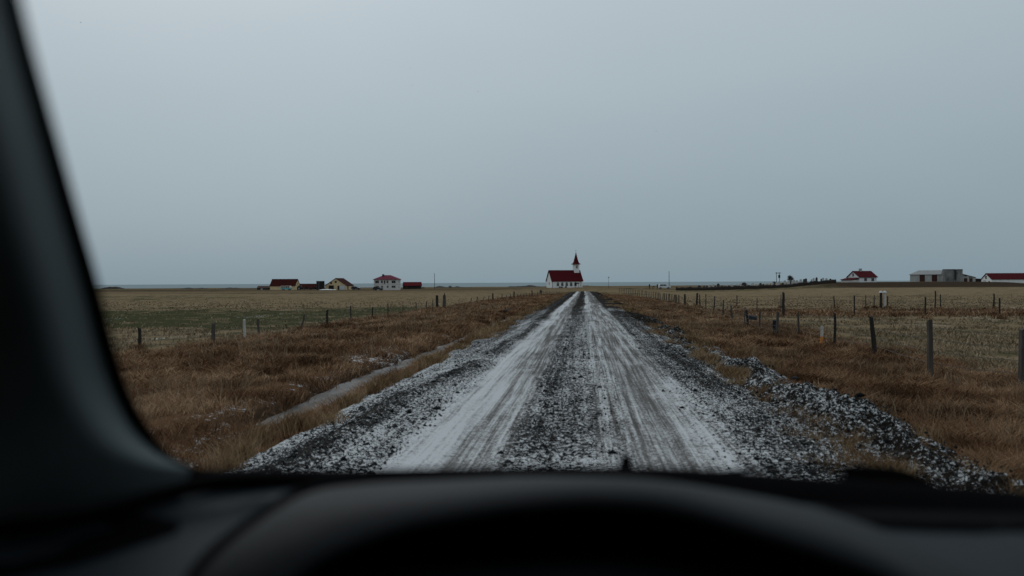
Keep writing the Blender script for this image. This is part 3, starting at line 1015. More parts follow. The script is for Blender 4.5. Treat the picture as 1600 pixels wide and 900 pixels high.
def fit(px_corner, Y, side, px_other, px_far, depth):
    """Angle and front length of a house whose near corner, other front corner and far side corner show at these columns."""
    p_ = at(px_corner, hor(px_corner), Y)
    th = 0.0
    if px_far is not None:
        best = min(np.linspace(-1.1, 1.1, 441), key=lambda a: abs(proj((p_.x - math.sin(a) * depth, Y + math.cos(a) * depth, 1)) - px_far))
        th = float(best)
    ln = min(np.linspace(2, 40, 761), key=lambda l: abs(proj((p_.x - side * math.cos(th) * l, Y - side * math.sin(th) * l, 1)) - px_other))
    return th, float(ln)


def gable_parts(root, L, Wd, h, r, wall, roof, o=.3, th=.14, dig=1.0, rail=None):
    mb = MB()
    mb.prism([(-Wd / 2, -dig), (Wd / 2, -dig), (Wd / 2, h), (0, h + r), (-Wd / 2, h)], -L / 2, L / 2, axis='x')
    w = mb.build('wall', M[wall], root)
    mb = MB()
    sl = r / (Wd / 2)
    for s in (-1, 1):
        e = s * (Wd / 2 + o)
        ze = h - sl * o
        mb.prism([(0, h + r + .02), (e, ze + .02), (e, ze + th + .02), (0, h + r + th * 1.3 + .02)], -L / 2 - o, L / 2 + o, axis='x')
    rf_ = mb.build('roof', M[roof], root)
    return w, rf_


def opening(root, name, mat, face, u, z0, w, hgt, L, Wd, fmat='frame', pane='pane', arch=False):
    """face: 'front' (-y long side), 'right' (+x gable), 'left' (-x gable). u along the face."""
    def P(a, out, z):
        if face == 'front': return (a, -Wd / 2 - out, z)
        if face == 'right': return (L / 2 + out, a, z)
        if face == 'left': return (-L / 2 - out, a, z)
        if face == 'back': return (a, Wd / 2 + out, z)
    def slab(a0, a1, za, zb, o0, o1):
        vs = [P(a0, o0, za), P(a1, o0, za), P(a1, o0, zb), P(a0, o0, zb), P(a0, o1, za), P(a1, o1, za), P(a1, o1, zb), P(a0, o1, zb)]
        return vs, [(0, 1, 2, 3), (4, 5, 6, 7), (0, 1, 5, 4), (1, 2, 6, 5), (2, 3, 7, 6), (3, 0, 4, 7)]
    t_ = .07
    mb = MB()
    a0, a1 = u - w / 2, u + w / 2
    mb.add(*slab(a0 - t_, a0, z0 - t_, z0 + hgt + t_, -.02, .05)); mb.add(*slab(a1, a1 + t_, z0 - t_, z0 + hgt + t_, -.02, .05))
    mb.add(*slab(a0, a1, z0 - t_, z0, -.02, .05)); mb.add(*slab(a0, a1, z0 + hgt, z0 + hgt + t_, -.02, .05))
    if name == 'window' and w > .5:
        mb.add(*slab(u - .03, u + .03, z0, z0 + hgt, .0, .04))
    fr = mb.build(name, M[fmat], root)
    pb_ = MB()
    if arch:
        n = 8
        pts = [(a0, z0), (a1, z0)] + [(u + w / 2 * math.cos(a), z0 + hgt + w * .62 * math.sin(a)) for a in np.linspace(0, math.pi, n)]
        vs = [P(a, -.02, z) for a, z in pts] + [P(a, .025, z) for a, z in pts]
        m_ = len(pts)
        pb_.add(vs, [tuple(range(m_)), tuple(range(m_, 2 * m_))] + [(i, (i + 1) % m_, m_ + (i + 1) % m_, m_ + i) for i in range(m_)])
    else:
        pb_.add(*slab(a0, a1, z0, z0 + hgt, -.02, .022))
    pb_.build('pane' if name == 'window' else 'leaf_panel', M[pane], fr)
    return fr


# --- church
Wd, h, r = 6.6, 2.45, 3.35
TH, L = fit(862.6, 300, -1, 910, 854, Wd)
root = empty('church', frame_at(862.6, 300, TH, -L / 2, -Wd / 2, -.52), TH)
tag(root, 'white wooden church with dark red roof and steeple at the end of the road', 'church')
gable_parts(root, L, Wd, h, r, 'white_wall', 'red_roof', .28)
for i in range(5):
    u = -L / 2 + L * (.19 + i * .145)
    opening(root, 'window', None, 'front', u, .72, .70, .80, L, Wd, fmat='frame', arch=True)
opening(root, 'window', None, 'left', 0, 1.2, .5, .7, L, Wd, fmat='frame')
tx_ = L / 2 - 1.15
mb = MB(); tw = .88
mb.box(tx_ - tw, -tw, h + .6, tx_ + tw, tw, h + r + 2.1)
twr = mb.build('tower', M['white_wall'], root)
for s in (-1, 1):
    MB().box(tx_ - .3, s * tw - .03, h + r + .75, tx_ + .3, s * tw + .03, h + r + 1.75).build('louvre', M['concrete'], twr)
mb = MB()
zt = h + r + 2.1
prof = [(1.32, 0), (1.30, .10), (.92, .38), (.66, .95), (.42, 2.1), (.18, 3.3), (.03, 4.1)]
rows = []
for rr, dz in prof:
    rows.append([(tx_ + rr * math.sqrt(2) * math.cos(math.pi / 4 + k * math.pi / 2), rr * math.sqrt(2) * math.sin(math.pi / 4 + k * math.pi / 2), zt + dz) for k in range(4)])
vs = [p for q in rows for p in q]; fs = [(3, 2, 1, 0), tuple(range(len(vs) - 4, len(vs)))]
for i in range(len(rows) - 1):
    for k in range(4):
        fs.append((i * 4 + k, i * 4 + (k + 1) % 4, i * 4 + 4 + (k + 1) % 4, i * 4 + 4 + k))
mb.add(vs, fs); spire = mb.build('spire', M['red_roof'], twr)
mb = MB().tube((tx_, 0, zt + 4.05), (tx_, 0, zt + 4.95), .045, .035, 6)
mb.box(tx_ - .22, -.035, zt + 4.55, tx_ + .22, .035, zt + 4.63); mb.build('cross', M['steel'], spire)
for u in (-L / 2 + .12, L / 2 - .55):
    MB().tube((u, -Wd / 2 - .06, -.2), (u, -Wd / 2 - .06, h - .05), .05, n=6).build('drainpipe', M['black_trim'], root)
MB().box(-L / 2 - .05, -Wd / 2 - .05, -1, L / 2 + .05, Wd / 2 + .05, .12).build('plinth', M['dark_wall'], root)
# low sign board in front of the church wall
c_, s_ = math.cos(TH), math.sin(TH)
def loc_on(root, x, y, z): 
    v_ = root.matrix_basis @ Vector((x, y, z)); return v_
v_ = loc_on(root, L / 2 - 2.6, -Wd / 2 - 2.2, 0)
sg = empty('sign_board', (v_.x, v_.y, tz(v_.x, v_.y)), TH); tag(sg, 'small dark information board on posts before the church wall', 'sign')
for sx in (-.5, .5):
    MB().tube((sx, 0, -.4), (sx, 0, 1.25), .05, n=6).build('leg', M[D], sg)
MB().box(-.75, -.06, 1.15, .75, .06, 1.5).build('board', M['dark_wall'], sg)
for i, (dx, mt, hh_) in enumerate(((1.9, 'stone_dark', .45), (2.6, 'stone_dark', .35), (4.0, 'stone_dark', .4))):
    v_ = loc_on(root, -L / 2 + dx, -Wd / 2 - 2.5, 0)
    o = MB().prism([(-.3, -.3), (.3, -.3), (.3, hh_ * .8), (.12, hh_), (-.12, hh_), (-.3, hh_ * .8)], -.1, .1).build('gravestone', M[mt])
    o.location = (v_.x, v_.y, tz(v_.x, v_.y))
    tag(o, 'small dark gravestone in the grass against the church wall', 'gravestone', 'gravestones by the church wall')

# --- left farm
Wd, h, r = 8.2, 2.35, 3.2
TA, L = fit(461, 440, 1, 421.8, 468.5, Wd)
root = empty('barn', frame_at(461, 440, TA, L / 2, -Wd / 2, -1.95), TA)
tag(root, 'long cream barn with dark maroon roof behind the turquoise bus', 'barn')
gable_parts(root, L, Wd, h, r, 'cream_wall', 'maroon_roof', .25)
opening(root, 'window', None, 'right', -.3, 2.6, .9, .9, L, Wd)
opening(root, 'door', None, 'right', .6, 0, 2.6, 1.9, L, Wd, fmat='black_trim', pane='dark_wall')

TB = 0.0; L, Wd, h, r = 11.0, 6.0, 1.3, 1.9
root = empty('shed', frame_at(497, 478, TB, L / 2, -Wd / 2, -2.0), TB)
tag(root, 'low dark shed with dull red roof between barn and silo', 'shed')
gable_parts(root, L, Wd, h, r, 'dark_wall', 'maroon_roof', .3)
MB().box(-2, -Wd / 2 - .05, 0, -.6, -Wd / 2 + .05, 1.1).build('door', M['door_red'], root)

p = at(500.7, hor(500), 436)
silo = empty('silo', (p.x, 436, -1.95)); tag(silo, 'dark cylindrical silo beside the cream gabled barn', 'silo')
mb = MB().tube((0, 0, -1), (0, 0, 4.45), 1.95, n=24); mb.build('tank', M['dark_wall'], silo, smooth=False)
MB().tube((0, 0, 4.45), (0, 0, 4.62), 2.05, n=24).build('rim', M['black_trim'], silo)
MB().box(-.5, -1.99, .4, -.42, -1.9, 4.3).box(-.1, -1.99, .4, -.02, -1.9, 4.3).build('ladder', M['steel'], silo)

L, h, r = 10.0, 2.35, 3.5
t_, Wd = fit(541, 440, 1, 508.3, 552.5, L); TC = t_ + math.pi / 2
root = empty('barn', frame_at(541, 440, TC, -L / 2, -Wd / 2, -1.95), TC)
tag(root, 'cream barn with its wide gable, dark doorway and white doors facing the road', 'barn')
gable_parts(root, L, Wd, h, r, 'cream_wall', 'maroon_roof', .3)
# left gable faces us; u runs along local y: +y is the left end
opening(root, 'door', None, 'left', 2.35, 0, 2.6, 2.35, L, Wd, fmat='black_trim', pane='black_trim')
opening(root, 'door', None, 'left', -1.4, 0, .8, 2.2, L, Wd, fmat='black_trim', pane='dark_wall')
d_ = opening(root, 'door', None, 'left', -3.4, 0, 2.6, 2.4, L, Wd, fmat='frame', pane='door_white')
opening(root, 'window', None, 'left', 2.4, 3.25, .65, .75, L, Wd, fmat='black_trim')
opening(root, 'window', None, 'left', 0, 3.7, .9, .9, L, Wd, fmat='black_trim')
opening(root, 'door', None, 'front', -L / 2 + 2.2, 0, 1.2, 2.0, L, Wd, fmat='black_trim', pane='rust')

Wd, h = 8.0, 4.65
TWH, L = fit(621.3, 400, 1, 583.8, 625.8, Wd)
root = empty('farmhouse', frame_at(621.5, 400, TWH, L / 2, -Wd / 2, -1.5), TWH)
tag(root, 'pale two storey farmhouse with a pinkish hipped roof', 'house')
MB().box(-L / 2, -Wd / 2, -1, L / 2, Wd / 2, h).build('wall', M['pale_wall'], root)
mb = MB(); o = .45; rz_, rl = 1.9, 1.5
vs = [(-L / 2 - o, -Wd / 2 - o, h), (L / 2 + o, -Wd / 2 - o, h), (L / 2 + o, Wd / 2 + o, h), (-L / 2 - o, Wd / 2 + o, h), (-rl, 0, h + rz_), (rl, 0, h + rz_)]
vs2 = [(x_, y_, h - .12) for x_, y_, z_ in vs[:4]]
mb.add(vs + vs2, [(0, 1, 5, 4), (2, 3, 4, 5), (1, 2, 5), (3, 0, 4), (9, 8, 7, 6), (0, 6, 7, 1), (1, 7, 8, 2), (2, 8, 9, 3), (3, 9, 6, 0)])
rf_ = mb.build('roof', M['pink_roof'], root)
MB().box(-2.1, -1.2, h + .8, -1.3, -.4, h + 2.3).build('chimney', M['black_trim'], rf_)
MB().box(-L / 2 - .05, -Wd / 2 - .05, 2.25, L / 2 + .05, Wd / 2 + .05, 2.4).build('string_course', M['grey_wall'], root)
for u, w_ in ((-3.9, 1.6), (-1.75, .8), (.75, .8), (3.5, 1.65)):
    opening(root, 'window', None, 'front', u, 2.95, w_, 1.15, L, Wd)
opening(root, 'door', None, 'front', -.5, 2.75, .6, 1.4, L, Wd, fmat='frame', pane='rust')
for u, w_ in ((-3.9, 1.6), (-1.65, .65), (.85, .65), (3.5, 1.65)):
    opening(root, 'window', None, 'front', u, .95, w_, .8, L, Wd)
opening(root, 'window', None, 'right', -.8, 2.95, 1.7, 1.15, L, Wd)
opening(root, 'window', None, 'right', -.8, .8, 1.0, 1.0, L, Wd)

TS = R(4); L, Wd, h, r = 9.2, 5.0, 1.25, 1.7
root = empty('shed', frame_at(657, 470, TS, L / 2, -Wd / 2, -1.15), TS)
tag(root, 'low dark shed with bright red roof right of the two storey farmhouse', 'shed')
gable_parts(root, L, Wd, h, r, 'dark_wall', 'bright_roof', .25)
MB().box(-3.4, -Wd / 2 - .05, .05, -2.2, -Wd / 2 + .05, 1.0).build('door', M['rust'], root)

TS = R(4); L, Wd, h, r = 6.6, 5.0, 1.15, 1.0
root = empty('shed', frame_at(421, 470, TS, L / 2, -Wd / 2, -2.0), TS)
tag(root, 'low dark outbuilding with rusty roof left of the long cream barn', 'shed')
gable_parts(root, L, Wd, h, r, 'dark_wall', 'rust', .2)
MB().box(-1.4, -Wd / 2 - .05, .1, -.3, -Wd / 2 + .05, 1.0).build('door', M['frame'], root)

# --- right farm
Wd, h, r = 6.6, 1.65, 1.75
TR, L = fit(1343, 290, -1, 1369.8, 1324, Wd)
root = empty('cottage', frame_at(1343, 290, TR, -L / 2, -Wd / 2, .9), TR)
tag(root, 'white cottage with dark red roof, chimney and low lean-to on the bank', 'house')
w_, rf_ = gable_parts(root, L, Wd, h, r, 'white_wall', 'red_roof', .3)
MB().box(-.9, -.35, h + r - .3, -.2, .35, h + r + .95).build('chimney', M['grey_wall'], rf_)
for u in (-.9, 1.6):
    opening(root, 'window', None, 'front', u, .45, .85, .85, L, Wd)
opening(root, 'window', None, 'left', .1, h + .25, .8, .85, L, Wd)
mb = MB(); mb.box(-L / 2 - 2.2, -Wd / 2 + .3, -1, -L / 2 - .01, Wd / 2, .75)
lt = mb.build('lean_to', M['pale_wall'], root)
mb = MB(); mb.prism([(-L / 2 - 2.5, .74), (-L / 2 + .02, 1.35), (-L / 2 + .02, 1.5), (-L / 2 - 2.5, .9)], -Wd / 2 + .1, Wd / 2 + .2, axis='y')
mb.build('lean_to_roof', M['red_roof'], lt)

Wd, h, r = 7.0, 2.85, 1.6
TD, L = fit(1469, 355, 1, 1422, 1473, Wd)
root = empty('barn', frame_at(1469, 355, TD, L / 2, -Wd / 2, .85), TD)
tag(root, 'long pale barn with grey steel roof and two dark red doors', 'barn')
MB().box(-L / 2, -Wd / 2, -1, L / 2, Wd / 2, h).build('wall', M['grey_wall'], root)
o, ins = .3, 2.6
vs = [(-L / 2 - o, -Wd / 2 - o, h), (L / 2 + o, -Wd / 2 - o, h), (L / 2 + o, Wd / 2 + o, h), (-L / 2 - o, Wd / 2 + o, h), (-L / 2 + ins, 0, h + r), (L / 2 + o, 0, h + r)]
vs += [(x_, y_, h - .14) for x_, y_, z_ in vs[:4]]
MB().add(vs, [(0, 1, 5, 4), (2, 3, 4, 5), (1, 2, 5), (3, 0, 4), (9, 8, 7, 6), (0, 6, 7, 1), (1, 7, 8, 2), (2, 8, 9, 3), (3, 9, 6, 0)]).build('roof', M['steel_roof'], root)
for u in (-L / 2 + L * .41, -L / 2 + L * .815):
    opening(root, 'door', None, 'front', u, 0, L * .16, 2.6, L, Wd, fmat='black_trim', pane='door_red')

p = at(1489, hor(1489), 350)
root = empty('silo', (p.x, 350, .7)); tag(root, 'stained double concrete silo tower on the right farm', 'silo')
mb = MB().tube((-1.55, 0, -1), (-1.55, 0, 4.55), 2.1, n=24); mb.build('tower', M['concrete'], root)
mb = MB().tube((1.75, .3, -1), (1.75, .3, 4.5), 1.75, n=24); mb.build('tower', M['concrete'], root)
mb = MB().tube((-1.55, 0, 4.55), (-1.55, 0, 4.8), 2.14, n=24).tube((1.75, .3, 4.5), (1.75, .3, 4.78), 1.8, n=24)
mb.build('rim', M['stained'], root)
mb = MB().box(-.1, -1.6, 1.0, .55, -.8, 4.4); mb.build('chute', M['stained'], root)

TE = R(6); L, Wd = 5.0, 6.0
root = empty('outbuilding', frame_at(1503.5, 352, TE, -L / 2, -Wd / 2, .35), TE)
tag(root, 'small sloping roofed pale outbuilding attached right of the concrete silo', 'outbuilding')
MB().prism([(-L / 2, -1), (L / 2, -1), (L / 2, 2.0), (-L / 2, 3.3)], -Wd / 2, Wd / 2).build('wall', M['grey_wall'], root)
MB().prism([(-L / 2 - .1, 3.34), (L / 2 + .25, 1.96), (L / 2 + .25, 2.12), (-L / 2 - .1, 3.5)], -Wd / 2 - .2, Wd / 2 + .2).build('roof', M['stained'], root)
for u in (-L / 2 + 1.3, -L / 2 + 3.3):
    opening(root, 'window', None, 'front', u, .5, 1.1, 1.25, L, Wd, fmat='black_trim', pane='door_red')
mb = MB()
for u, zz_ in ((-L / 2 + 1.1, 2.55), (-L / 2 + 3.2, 2.0)):
    mb.box(u - .6, -Wd / 2 - .04, zz_, u + .6, -Wd / 2 + .03, zz_ + .3)
mb.build('vent', M['black_trim'], root)

p = at(1528, hor(1528), 372)
root = empty('shed', (p.x, 372, -.3)); tag(root, 'small black shed between the outbuilding and the red roofed byre', 'shed')
MB().box(-1.6, -1.5, -1, 1.6, 1.5, 2.1).build('wall', M['dark_wall'], root)
MB().prism([(-1.75, 2.1), (1.75, 2.1), (1.75, 2.2), (-1.75, 2.4)], -1.7, 1.7).build('roof', M['stained'], root)

L, Wd, h, r = 28.0, 7.2, 1.9, 1.95
TF, _ = fit(1549.5, 330, -1, 1580, 1533.5, Wd)
root = empty('byre', frame_at(1549.5, 330, TF, -L / 2, -Wd / 2, -.2), TF)
tag(root, 'long low white byre with a red roof running out of the frame', 'byre')
gable_parts(root, L, Wd, h, r, 'white_wall', 'red_roof', .25)
opening(root, 'door', None, 'left', 1.4, -.1, 1.9, 1.6, L, Wd, fmat='frame', pane='door_white')
opening(root, 'window', None, 'left', .3, 2.1, .8, .95, L, Wd, fmat='black_trim')
opening(root, 'window', None, 'left', -1.9, .3, .9, .9, L, Wd, fmat='black_trim')

# ------------------------------------------------------------------ vehicles


def wheel(root, x, y, r_, wd=.2):
    t_ = MB().tube((x, y - wd / 2, r_), (x, y + wd / 2, r_), r_, n=16).build('tyre', M['tyre'])
    wroot = empty('wheel', (0, 0, 0)); wroot.parent = root
    t_.parent = wroot
    MB().tube((x, y - wd / 2 - .01, r_), (x, y + wd / 2 + .01, r_), r_ * .6, n=12).build('rim', M['rim'], wroot)


def vehicle(name, label, cat, px, Y, rz, body, glass, wheels, width, mat, zoff=0):
    p_ = at(px, hor(px), Y)
    root = empty(name, (p_.x, Y, tz(p_.x, Y) + zoff), rz)
    tag(root, label, cat)
    MB().prism(body, -width / 2, width / 2).build('body', mat, root, bevel=.06)
    for g in glass:
        MB().prism(g, -width / 2 - .012, width / 2 + .012).build('window', M['pane'], root)
    for wx, wr in wheels:
        for s in (-1, 1):
            wheel(root, wx, s * (width / 2 - .08), wr)
    return root


suv_b = [(-2.1, .35), (2.1, .35), (2.15, .75), (2.0, .98), (1.05, 1.08), (.45, 1.62), (-1.55, 1.66), (-2.05, 1.1), (-2.15, .8)]
suv_g = [[(.85, 1.1), (.40, 1.55), (-.45, 1.57), (-.45, 1.08)], [(-.55, 1.08), (-.55, 1.57), (-1.45, 1.57), (-1.75, 1.1)]]
sv_ = vehicle('parked_car', 'white estate car parked by the dark churchyard wall', 'car', 1038, 322, 0, suv_b, suv_g, [(1.35, .36), (-1.35, .36)], 1.8, M['car_white'], .12)
vehicle('parked_car', 'dark car parked at the right end of the gabled cream barn', 'car', 556, 436, R(-8), suv_b, suv_g, [(1.35, .36), (-1.35, .36)], 1.8, M['car_dark'])
vehicle('parked_car', 'dark car parked against the pale two storey farmhouse', 'car', 590.5, 392, R(-11), suv_b, suv_g, [(1.35, .36), (-1.35, .36)], 1.8, M['car_dark'])
bus_b = [(-2.5, .4), (2.5, .4), (2.55, 1.15), (-2.5, 1.15)]
bus = vehicle('camper_bus', 'turquoise bus with a pale window band in front of the long cream barn', 'bus', 447.3, 430, R(-4), bus_b, [], [(1.6, .38), (-1.5, .38)], 1.9, M['turquoise'])
MB().prism([(-2.48, 1.15), (2.5, 1.15), (2.25, 2.0), (2.0, 2.12), (-2.3, 2.12), (-2.46, 2.0)], -.93, .93).build('upper_body', M['cream_paint'], bus, bevel=.06)
for k in range(4):
    MB().box(-2.2 + k * 1.08, -.95, 1.3, -1.35 + k * 1.08, .95, 1.85).build('window', M['pane'], bus)
# tractor and trailer in the yard
p = at(470, hor(470), 432)
tr_ = empty('tractor', (p.x, 432, tz(p.x, 432)), R(10)); tag(tr_, 'dark tractor standing in the yard right of the turquoise bus', 'tractor')
MB().prism([(-.3, .7), (1.9, .7), (1.95, 1.35), (.2, 1.45), (-.3, 1.4)], -.4, .4).build('bonnet', M['rust'], tr_, bevel=.05)
MB().prism([(-1.2, .9), (.2, .9), (.15, 2.3), (-1.1, 2.3)], -.7, .7).build('cab', M['car_dark'], tr_, bevel=.05)
for s in (-.7, .7):
    wheel(tr_, -.8, s, .75, .35); wheel(tr_, 1.5, s * .85, .42, .22)
p = at(484, hor(484), 446)
tl = empty('farm_trailer', (p.x, 446, tz(p.x, 446)), R(-15)); tag(tl, 'rusty flat farm trailer in front of the low red roofed shed', 'trailer')
MB().box(-2.2, -1, .7, 2.2, 1, .9).build('bed', M['rust'], tl)
MB().box(-2.2, -1, .9, -2.1, 1, 1.7).box(2.1, -1, .9, 2.2, 1, 1.5).build('side_board', M['dark_wall'], tl)
MB().box(2.2, -.06, .7, 3.2, .06, .8).build('drawbar', M['dark_wall'], tl)
for s in (-.9, .9):
    wheel(tl, 0, s, .42, .2)
# white tarpaulin on the ground
X = at(512, hor(512), 428).x
gx = np.linspace(X - 4.2, X + 4.2, 26); gy = np.linspace(426, 430, 9)
QX, QY = np.meshgrid(gx, gy)
q_ = np.clip(1 - ((QX - X) / 4.2) ** 2, 0, 1) * np.clip(1 - ((QY - 428) / 2) ** 2, 0, 1)
o = grid_mesh('tarpaulin', QX, QY, terrain(QX, QY) - .05 + np.sqrt(q_) * (.28 + .25 * vn(QX * 1.2, QY * 1.2, 4)), M['tarp'])
tag(o, 'white tarpaulin lying on the ground before the silo and gabled barn', 'tarpaulin')

# ------------------------------------------------------------------ churchyard, poles, shrubs
x0 = at(1056, hor(1056), 282).x; x1 = at(1306, hor(1306), 282).x
n = 150
wx = np.linspace(x0, x1, n)
prof = [(-.9, -.6), (-.62, .55), (-.35, .92), (0, 1.0), (.35, .9), (.62, .5), (.9, -.6)]
WX = np.repeat(wx[:, None], len(prof), 1)
WY = 282 + np.array([p_[0] for p_ in prof])[None] + (fbm(wx * .3, wx * 0, 3) - .5)[:, None] * .6
WZ = terrain(WX, WY, False) + np.array([p_[1] for p_ in prof])[None] * (.8 + .5 * fbm(wx * .8, wx * 0, 4))[:, None] \
    + (vn(WX * 3, WY * 3 + np.arange(len(prof))[None], 6) - .5) * .3
o = grid_mesh('turf_wall', WX, WY, WZ, M['turf'], smooth=True)
tag(o, 'long dark turf wall in front of the gravestones', 'wall')

gs = []
for mt, lab in (('stone_pale', 'small pale gravestone behind the dark turf wall'), ('stone_dark', 'small dark gravestone behind the dark turf wall')):
    o = MB().prism([(-.32, -.4), (.32, -.4), (.32, .78), (.2, .95), (0, 1.02), (-.2, .95), (-.32, .78)], -.09, .09).build('gravestone', M[mt], bevel=.02)
    tag(o, lab, 'gravestone', 'pale gravestones in the churchyard' if mt == 'stone_pale' else 'dark gravestones in the churchyard')
    gs.append(o)
used = [False, False]
pxs = list(np.linspace(1094, 1296, 42))
for i, px in enumerate(pxs):
    px += random.uniform(-2, 2)
    k = 0 if random.random() < .62 else 1
    Yp = random.uniform(290, 312)
    p_ = at(px, hor(px), Yp)
    o = gs[k] if not used[k] else gs[k].copy()
    if used[k]:
        COL.objects.link(o)
    used[k] = True
    o.location = (p_.x, Yp, tz(p_.x, Yp) + random.uniform(.15, .5))
    s_ = random.uniform(.85, 1.5)
    o.scale = (s_ * random.uniform(.8, 1.2), 1, s_)
    o.rotation_euler = (R(random.gauss(0, 3)), R(random.gauss(0, 3)), random.gauss(0, .3))


def pole(px, base_py, top_py, Y, label, arms=0, r_=.10, name='utility_pole', lamp=False):
    p_ = at(px, hor(px), Y)
    z0 = tz(p_.x, Y)
    zt_ = at(px, top_py, Y).z
    root = empty(name, (p_.x, Y, z0)); tag(root, label, 'pole' if not lamp else 'street lamp')
    MB().tube((0, 0, -.5), (0, 0, zt_ - z0), r_, r_ * .8, 8).build('shaft', M['pole'], root)
    if lamp:
        MB().box(-.25, -.25, zt_ - z0 - .02, .25, .25, zt_ - z0 + .3).build('lamp_head', M['grey_wall'], root, bevel=.05)
    else:
        MB().tube((0, 0, zt_ - z0), (0, 0, zt_ - z0 + .12), r_ * .85, r_ * .3, 8).build('pole_cap', M['steel'], root)
    return root, zt_ - z0


pole(679, 452, 427, 450, 'lone dark utility pole between the red shed and the church', r_=.13)
pole(1045.5, 450, 424, 326, 'lone tall dark pole right behind the parked white car')
pole(951, 452, 434, 300, 'thin post with a small lamp head right of the church', r_=.05, lamp=True, name='lamp_post')
pp, hh2 = pole(1213.3, 446, 425.5, 330, 'pair of utility poles with transformer behind the churchyard', r_=.10)
MB().tube((1.0, 0, -.5), (1.0, 0, hh2), .10, .08, 8).build('shaft', M['pole'], pp)
MB().box(-.35, -.1, hh2 - .35, 1.6, .1, hh2 - .15).build('crossarm', M['pole'], pp)
MB().box(.65, -.3, hh2 - 2.0, 1.25, .3, hh2 - .9).build('transformer', M['black_trim'], pp, bevel=.05)


def bush(name, px, Y, w, h, label, n=900, trunk=False, z0=0):
    p_ = at(px, hor(px), Y)
    root = empty(name, (p_.x, Y, tz(p_.x, Y) + z0)); tag(root, label, 'tree' if trunk else 'shrub')
    k = 0
    P = []
    cl = []
    for _ in range(16):
        a_ = random.uniform(0, 6.28); e_ = random.uniform(-.5, 1.4); q_ = random.uniform(.35, .75)
        cl.append((math.cos(a_) * math.cos(e_) * w * .5 * q_, math.sin(a_) * math.cos(e_) * w * .5 * q_, h * (.55 + .45 * q_ * math.sin(e_)), random.uniform(.14, .26) * w))
    for i in range(n):
        c_ = random.choice(cl)
        d = np.array([random.gauss(0, 1) for _ in range(3)]); d = d / np.linalg.norm(d) * random.random() ** .4 * c_[3]
        P.append((c_[0] + d[0], c_[1] + d[1], max(.05, min(h, c_[2] + d[2]))))
    P = np.array(P)
    m_ = len(P)
    base = np.array([0, 0, h * .15])
    dirn = P - base; dirn /= np.linalg.norm(dirn, axis=1, keepdims=True) + 1e-6
    dirn += rng.normal(0, .35, (m_, 3))
    ln = h * .16
    sd = np.cross(dirn, rng.normal(0, 1, (m_, 3))); sd /= np.linalg.norm(sd, axis=1, keepdims=True) + 1e-6
    wd = h * .012
    V = np.stack([P - sd * wd, P + sd * wd, P + dirn * ln], 1)
    F = np.arange(m_ * 3).reshape(-1, 3)
    o = np_mesh('crown', V.reshape(-1, 3), [(3, F)], M['twig']); o.parent = root
    mb = MB()
    for c_ in cl:
        mb.tube((random.gauss(0, .05), random.gauss(0, .05), -.2), (c_[0] * .4, c_[1] * .4, c_[2] * .5), .05 * h / 2, .03 * h / 2, 5)
        mb.tube((c_[0] * .4, c_[1] * .4, c_[2] * .5), (c_[0], c_[1], c_[2] + c_[3] * .4), .03 * h / 2, .01, 5)
    mb.build('trunk', M['twig'], root)
    return root


bush('tree', 1235, 312, 2.0, 2.7, 'round bare grey tree in the churchyard', 1500, True, .1)
bush('shrub', 1163, 306, 2.0, 1.5, 'dark bushy shrub among the gravestones left of the twin poles', 1200, z0=.3)
bush('shrub', 1209.5, 308, 1.4, 1.3, 'small dark shrub at the foot of the twin utility poles', 800, z0=.3)
bush('shrub', 1093, 300, 1.5, 1.2, 'dark shrub at the left end of the gravestones', 900, z0=.1)
bush('shrub', 661, 500, 2.6, 1.0, 'low dark shrub right of the bright red roofed shed', 700)
bush('shrub', 703.5, 520, 2.3, 1.5, 'small dark shrub on the skyline between lone pole and church', 700)
bush('shrub', 845, 205, .9, .9, 'small dark brown shrub by the far left fence near the church', 700)
bush('shrub', 416, 445, 2.6, 1.3, 'dark scrub by the rusty roofed outbuilding', 700)
# dark earth mound on the far left skyline
gx = np.linspace(-1, 1, 26); gy = np.linspace(-1, 1, 10)
U, Vv = np.meshgrid(gx, gy)
cxm = at(176, hor(176), 640).x
q_ = np.clip(1 - U ** 2, 0, 1) ** .7 * np.clip(1 - Vv ** 2, 0, 1)
HX, HY = cxm + U * 9, 640 + Vv * 5
o = grid_mesh('hill', HX, HY, terrain(HX, HY) - .2 + q_ * (1.2 + fbm(U * 4, Vv * 4, 7)), M['turf'], smooth=True)
tag(o, kind='structure')
gx = np.linspace(-260, -8, 220)
QX, QY = np.meshgrid(gx, np.linspace(560, 580, 5))
q_ = np.sin(np.linspace(0, math.pi, 5))[:, None]
o = grid_mesh('hills', QX, QY, terrain(QX, QY) - .3 + q_ * np.clip(fbm(QX * .11, QX * 0, 19) - .42, 0, 1) * 4.0, M['turf'])
tag(o, kind='structure')


